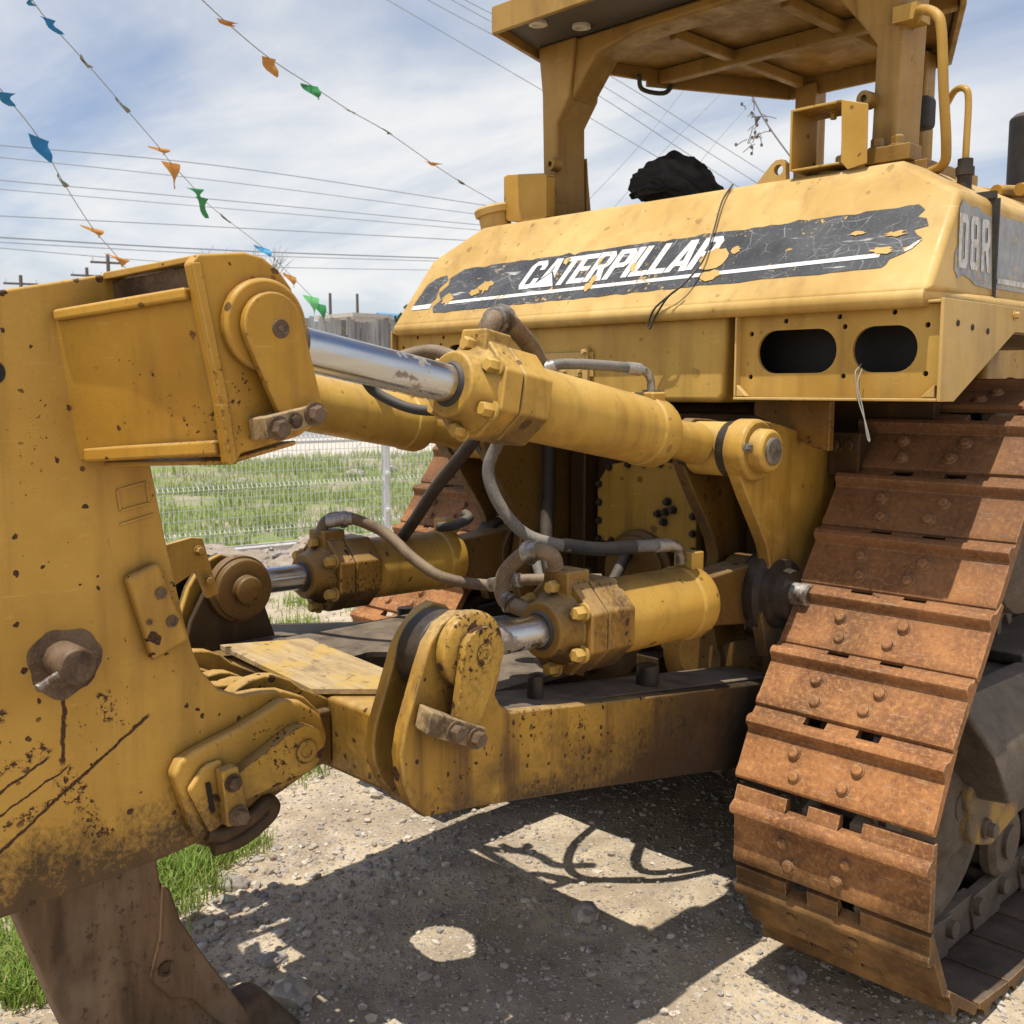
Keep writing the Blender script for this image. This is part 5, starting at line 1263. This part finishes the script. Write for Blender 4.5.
for p in [[(-19.52, 14.15, 11.68), (-17.72, 18.54, 9.73), (-15.0, 23.76, 7.08)], [(-19.01, 14.69, 11.8), (-17.29, 19.05, 10.1), (-14.82, 23.99, 7.37)], [(-18.58, 15.13, 11.8), (-17.12, 19.25, 10.26), (-14.65, 24.21, 7.65)], [(-18.22, 15.48, 11.68), (-16.75, 19.64, 10.31), (-14.47, 24.44, 7.9)]]:
    cable(p, .010, 'thin cable running down to the right behind the canopy', 'cables sloping down behind the canopy')
for p in [[(-14.33, 15.53, 5.47), (-13.87, 17.8, 7.63), (-13.64, 19.83, 9.71)], [(-13.84, 16.01, 5.36), (-13.52, 18.13, 7.4), (-12.94, 20.53, 9.59)], [(-12.89, 17.0, 5.47), (-12.7, 18.99, 7.52), (-12.33, 21.15, 9.59)]]:
    cable(p, .007, 'faint cable rising to the right between the canopy posts', 'faint cables rising between the canopy posts')
mb = MB(); q = random.Random(21)
mb.tube([(-7.01, 11.7, 6.7), (-6.2, 11.1, 5.75), (-5.16, 10.39, 4.78)], .012, 5, 6)
tw = Vector((-6.45, 11.25, 5.95))
for i in range(26):
    a = tw + Vector((q.gauss(0, .07), q.gauss(0, .07), -q.uniform(0, .55))); b = a + Vector((q.gauss(0, .10), q.gauss(0, .10), q.gauss(-.05, .1))); mb.tube([a, (a + b) / 2 + Vector((.02, 0, .02)), b], .006, 4, 2)
    if q.random() < .5: mb.cyl(b, b + Vector((0, 0, .04)), .02, 5)
tag(mb.build('dry_vine', M['bark'], None), 'dry tangle of twigs hanging on a slack wire left of the right canopy post', 'vine')
# ------------------------------------------------------------------ pennant strings
def pennants(pts, flags, label):
    P = [Vector(p) for p in pts]
    root = empty('pennant_string', P[0]); tag(root, label, 'pennant string')
    mb = MB(); d0 = (P[0] - P[1]).normalized() * 3; d1 = (P[-1] - P[-2]).normalized() * 2
    mb.tube([P[0] + d0] + P + [P[-1] + d1], .0035, 5, 4); mb.build('string', M['string'], root)
    q = random.Random(len(P) * 7)
    for (seg, col, hgt, wid, yaw) in flags:
        hgt *= .78; wid *= .85; yaw *= .6
        i = int(seg); p = P[i].lerp(P[min(i + 1, len(P) - 1)], seg - i); d = (P[min(i + 1, len(P) - 1)] - P[i]).normalized()
        mb = MB(); n = 6
        side_ = d.cross(Vector((0, 0, 1))).normalized(); down = (Vector((0, 0, -1)) * math.cos(yaw) + side_ * math.sin(yaw)).normalized()
        wv = d if col == 'grey' else (d * .55 + Vector((.698, .716, 0)) * (.6 + .3 * math.sin(seg * 3.1))).normalized()
        rows = []
        for r_ in range(n + 1):
            f = r_ / n; ww = wid * (1 - f * .92)
            rows.append([mb.bm.verts.new(p + wv * (k - .5) * ww + down * hgt * f + side_ * (.02 * math.sin(f * 5 + k * 2 + seg)) + d * .05 * f * f) for k in (0, .5, 1)])
        for r_ in range(n):
            for k in (0, 1): mb.bm.faces.new([rows[r_][k], rows[r_][k + 1], rows[r_ + 1][k + 1], rows[r_ + 1][k]])
        mb.build('pennant', M[col], root, recalc=False)
pennants([(-3.44, -.23, 3.96), (-4.07, .12, 4.05), (-4.59, .56, 4.01), (-5.08, 1.03, 3.91), (-5.53, 1.52, 3.76), (-6.12, 1.91, 3.79), (-6.61, 2.38, 3.7), (-7.2, 2.76, 3.74), (-7.65, 3.27, 3.65), (-7.96, 3.89, 3.44), (-8.32, 4.47, 3.21), (-8.63, 5.09, 2.91)],
    [(.2, 'blue', .05, .10, .3), (1, 'blue', .12, .13, 1.2), (2, 'grey', .03, .26, 1.3), (3, 'grey', .03, .30, 1.3), (4, 'orange', .07, .22, .9), (5, 'orange', .26, .16, .2), (6, 'green', .14, .20, 1.0), (7, 'green', .24, .16, .3), (8, 'grey', .03, .30, 1.2), (9, 'sky', .14, .26, 1.0), (10, 'orange', .16, .2, .3), (10.7, 'lgreen', .26, .22, .2), (10.95, 'green', .3, .2, .5)],
    'long string of blue, orange and green pennants sloping down behind the left plate')
pennants([(-3.55, -.41, 3.54), (-4.28, -.06, 3.62), (-4.91, .36, 3.55), (-5.55, .76, 3.41), (-6.12, 1.21, 3.18), (-6.71, 1.67, 3.04), (-7.2, 2.19, 2.72)],
    [(.85, 'blue', .10, .16, .8), (2, 'blue', .19, .21, .5), (3, 'grey', .03, .26, 1.3), (4, 'orange', .10, .22, .9), (5, 'orange', .10, .24, .9)],
    'short pennant string at the far left with a large blue pennant')
pennants([(-2.85, .37, 3.99), (-3.37, .89, 4.05), (-3.83, 1.47, 4.06), (-4.26, 2.08, 4.09), (-4.65, 2.71, 4.09), (-5.04, 3.36, 4.11), (-5.31, 4.1, 3.99), (-5.66, 4.78, 3.95), (-5.89, 5.56, 3.84), (-6.17, 6.3, 3.74)],
    [(1, 'orange', .035, .20, 1.3), (2, 'orange', .15, .16, .3), (3, 'green', .13, .19, .6), (4, 'grey', .03, .24, 1.3), (5, 'grey', .03, .24, 1.3), (6, 'orange', .04, .30, 1.3), (7, 'grey', .03, .26, 1.3)],
    'pennant string with orange and green flags in the upper middle sky')
# ------------------------------------------------------------------ grass, gravel, rocks
def grass(name, n, spot, hgt, wid, m, seed, label=None):
    q = random.Random(seed); vs, fs = [], []
    k = 0
    while k < n:
        r_ = spot(q)
        if r_ is None: continue
        x, y, sc_ = r_; k += 1
        z = height(x, y) - .01; a = q.uniform(0, 6.283); h = hgt * sc_ * q.uniform(.55, 1.25); ln = q.uniform(.15, .75) * h; wd = wid * q.uniform(.7, 1.3)
        dx, dy = math.cos(a), math.sin(a); px, py = -dy * wd / 2, dx * wd / 2
        i = len(vs)
        vs += [(x - px, y - py, z), (x + px, y + py, z), (x + dx * ln * .3 + px * .8, y + dy * ln * .3 + py * .8, z + h * .6), (x + dx * ln * .3 - px * .8, y + dy * ln * .3 - py * .8, z + h * .6), (x + dx * ln, y + dy * ln, z + h * (1 - .25 * ln / h))]
        fs += [(i, i + 1, i + 2, i + 3), (i + 3, i + 2, i + 4)]
    me = bpy.data.meshes.new(name); me.from_pydata(vs, [], fs); me.update(); me.materials.append(m)
    o = bpy.data.objects.new(name, me); COL.objects.link(o); return tag(o, kind='stuff')
def near_spot(q):
    if q.random() < .72:
        t = q.random(); x, y = -.62 - .75 * t + q.gauss(0, .12), -1.62 + 1.32 * t + q.gauss(0, .13)
        if x > -.55 - .0 * y: return None
    else:
        x, y = q.uniform(-4.6, -1.0), q.uniform(-2.2, 2.4)
    v = noise.noise(Vector((x * 2.1, y * 2.1, 3)))
    lim = .05 if x > -1.8 else .22
    if v < lim - .28 * (1 if x > -1.7 else 0): return None
    if x > -.98 and y > -.62: return None
    if x > -2.2 and y > -.32: return None
    return x, y, .75 + .5 * max(0, v)
grass('grass', 9500, near_spot, .13, .006, M['grass'], 2)
def sprig(q):
    cx_, cy_ = q.choice(((-1.66, .19), (-4.6, 1.6), (-4.3, 1.9), (-4.0, 1.3), (-4.8, 2.2), (-4.4, 2.6), (-5.0, 2.9)))
    return cx_ + q.gauss(0, .10), cy_ + q.gauss(0, .10), .7
grass('grass', 1300, sprig, .14, .007, M['grass'], 3)
def field_spot(q):
    d = q.uniform(.35, 13.2); t = q.uniform(-6, 20)
    p = FA + FD * t + FN * d
    v = noise.noise(Vector((p.x * .45 + 4, p.y * .45 + 1, 0))) + .45 * noise.noise(Vector((p.x * 1.6, p.y * 1.6, 2)))
    if v > .16 and q.random() < .93: return None
    if 7.2 < d < 9.4 and q.random() < .72: return None
    return p.x, p.y, .6 + .7 * abs(noise.noise(Vector((p.x * .8, p.y * .8, 7)))) + .2
grass('grass', 30000, field_spot, .26, .022, M['drygrass'], 4)
def rockmesh(q, sub, r):
    bm = bmesh.new(); bmesh.ops.create_icosphere(bm, subdivisions=sub, radius=1); off = Vector((q.uniform(0, 50), q.uniform(0, 50), q.uniform(0, 50)))
    s_ = Vector((q.uniform(.8, 1.3), q.uniform(.7, 1.1), q.uniform(.5, .8)))
    for v in bm.verts:
        p = v.co.copy(); k = 1 + .35 * noise.noise(p * 1.1 + off) + .16 * noise.noise(p * 2.7 + off) + .06 * noise.noise(p * 7 + off)
        v.co = Vector((p.x * s_.x, p.y * s_.y, p.z * s_.z)) * r * k
    return bm
q = random.Random(17); protos = []
for i in range(10):
    b = rockmesh(q, 1, 1.0); protos.append(([v.co.copy() for v in b.verts], [[v.index for v in f.verts] for f in b.faces])); b.free()
vs, fs = [], []
def pebble(x, y, r):
    V, F = q.choice(protos); a = q.uniform(0, 6.283); c, s = math.cos(a), math.sin(a); i = len(vs); z = height(x, y) + r * q.uniform(-.15, .35)
    for p in V: vs.append((x + (p.x * c - p.y * s) * r, y + (p.x * s + p.y * c) * r, z + p.z * r))
    for f in F: fs.append([i + k for k in f])
for k in range(15000):
    x, y = q.uniform(-2.0, 1.7), q.uniform(-1.7, 1.9)
    if x > 1.8: continue
    pebble(x, y, .0032 * (1 + q.paretovariate(2.6) * .6) if q.random() < .93 else q.uniform(.010, .018))
for k in range(420): pebble(q.uniform(-1.6, 1.5), q.uniform(-1.6, 1.2), .008 + .014 * q.random() ** 3)
for k in range(260): pebble(q.gauss(-.75, .25), q.gauss(-.75, .3), q.uniform(.008, .026))
for k in range(1500): pebble(q.uniform(-6.8, -2.0), q.uniform(-1, 5), q.uniform(.008, .03))
me = bpy.data.meshes.new('gravel'); me.from_pydata(vs, [], fs); me.update(); me.shade_smooth(); me.set_sharp_from_angle(angle=R(40))
def mk_stone(name):
    t = NT(name); n_ = t.noise(55, 2, .5, t.pos); v = t.n('ShaderNodeTexVoronoi'); t.l(t.pos, v.inputs['Vector']); v.inputs['Scale'].default_value = 30
    h = t.xyz(v.outputs['Color'])
    c = t.mix(h[0], (.26, .21, .165), (.62, .55, .45)); c = t.mix(t.rng(h[1], .80, .9, 0, .8), c, (.26, .245, .245)); c = t.mix(t.rng(n_, .4, .7, 0, .4), c, (.34, .28, .21))
    return t.fin(c, .9, 0, t.bump(t.noise(120, 3, .6, t.pos), .4, .003), .2)
M['stone'] = mk_stone('mixed_stone'); me.materials.append(M['stone'])
o = bpy.data.objects.new('gravel', me); COL.objects.link(o); tag(o, kind='stuff')
M['rock'] = steel('grey_rock', (.20, .17, .15), (.40, .36, .32), (.8, .95), 0, 6)
def rock(x, y, r, label, grp=None):
    b = rockmesh(q, 4, r); me = bpy.data.meshes.new('rock'); b.to_mesh(me); b.free(); me.shade_smooth(); me.set_sharp_from_angle(angle=R(45)); me.materials.append(M['rock'])
    o = bpy.data.objects.new('rock', me); COL.objects.link(o); o.location = (x, y, height(x, y) + r * .2); o.rotation_euler = (0, 0, q.uniform(0, 6)); tag(o, label, 'rock', grp)
rock(-.86, -.62, .055, 'dark rock at the edge of the shadow beside the grass tuft')
rock(-.30, -.80, .045, 'rough stone half buried near the ripper tip')
rock(.84, .44, .04, 'reddish angular stone beside the bottom of the right track')
for k in range(26):
    t = q.uniform(-1.5, 5); d = q.uniform(-2.0, -.25); p = FA + FD * t + FN * d
    rock(p.x, p.y, q.uniform(.05, .13), 'rough grey rock on the dirt bank in front of the mesh fence', 'rocks on the dirt bank before the fence')
for t, d, r_ in ((1.0, 7.0, .5), (1.8, 7.4, .4), (2.6, 7.2, .3), (6.2, 8.6, .35), (7.2, 8.9, .3), (8.0, 8.2, .25), (3.6, 8.0, .3), (.2, 7.6, .3)):
    p = FA + FD * t + FN * d; rock(p.x, p.y, r_ * .5, 'pale dirt-covered boulder lying in the grass beyond the mesh fence', 'boulders in the grass beyond the fence')
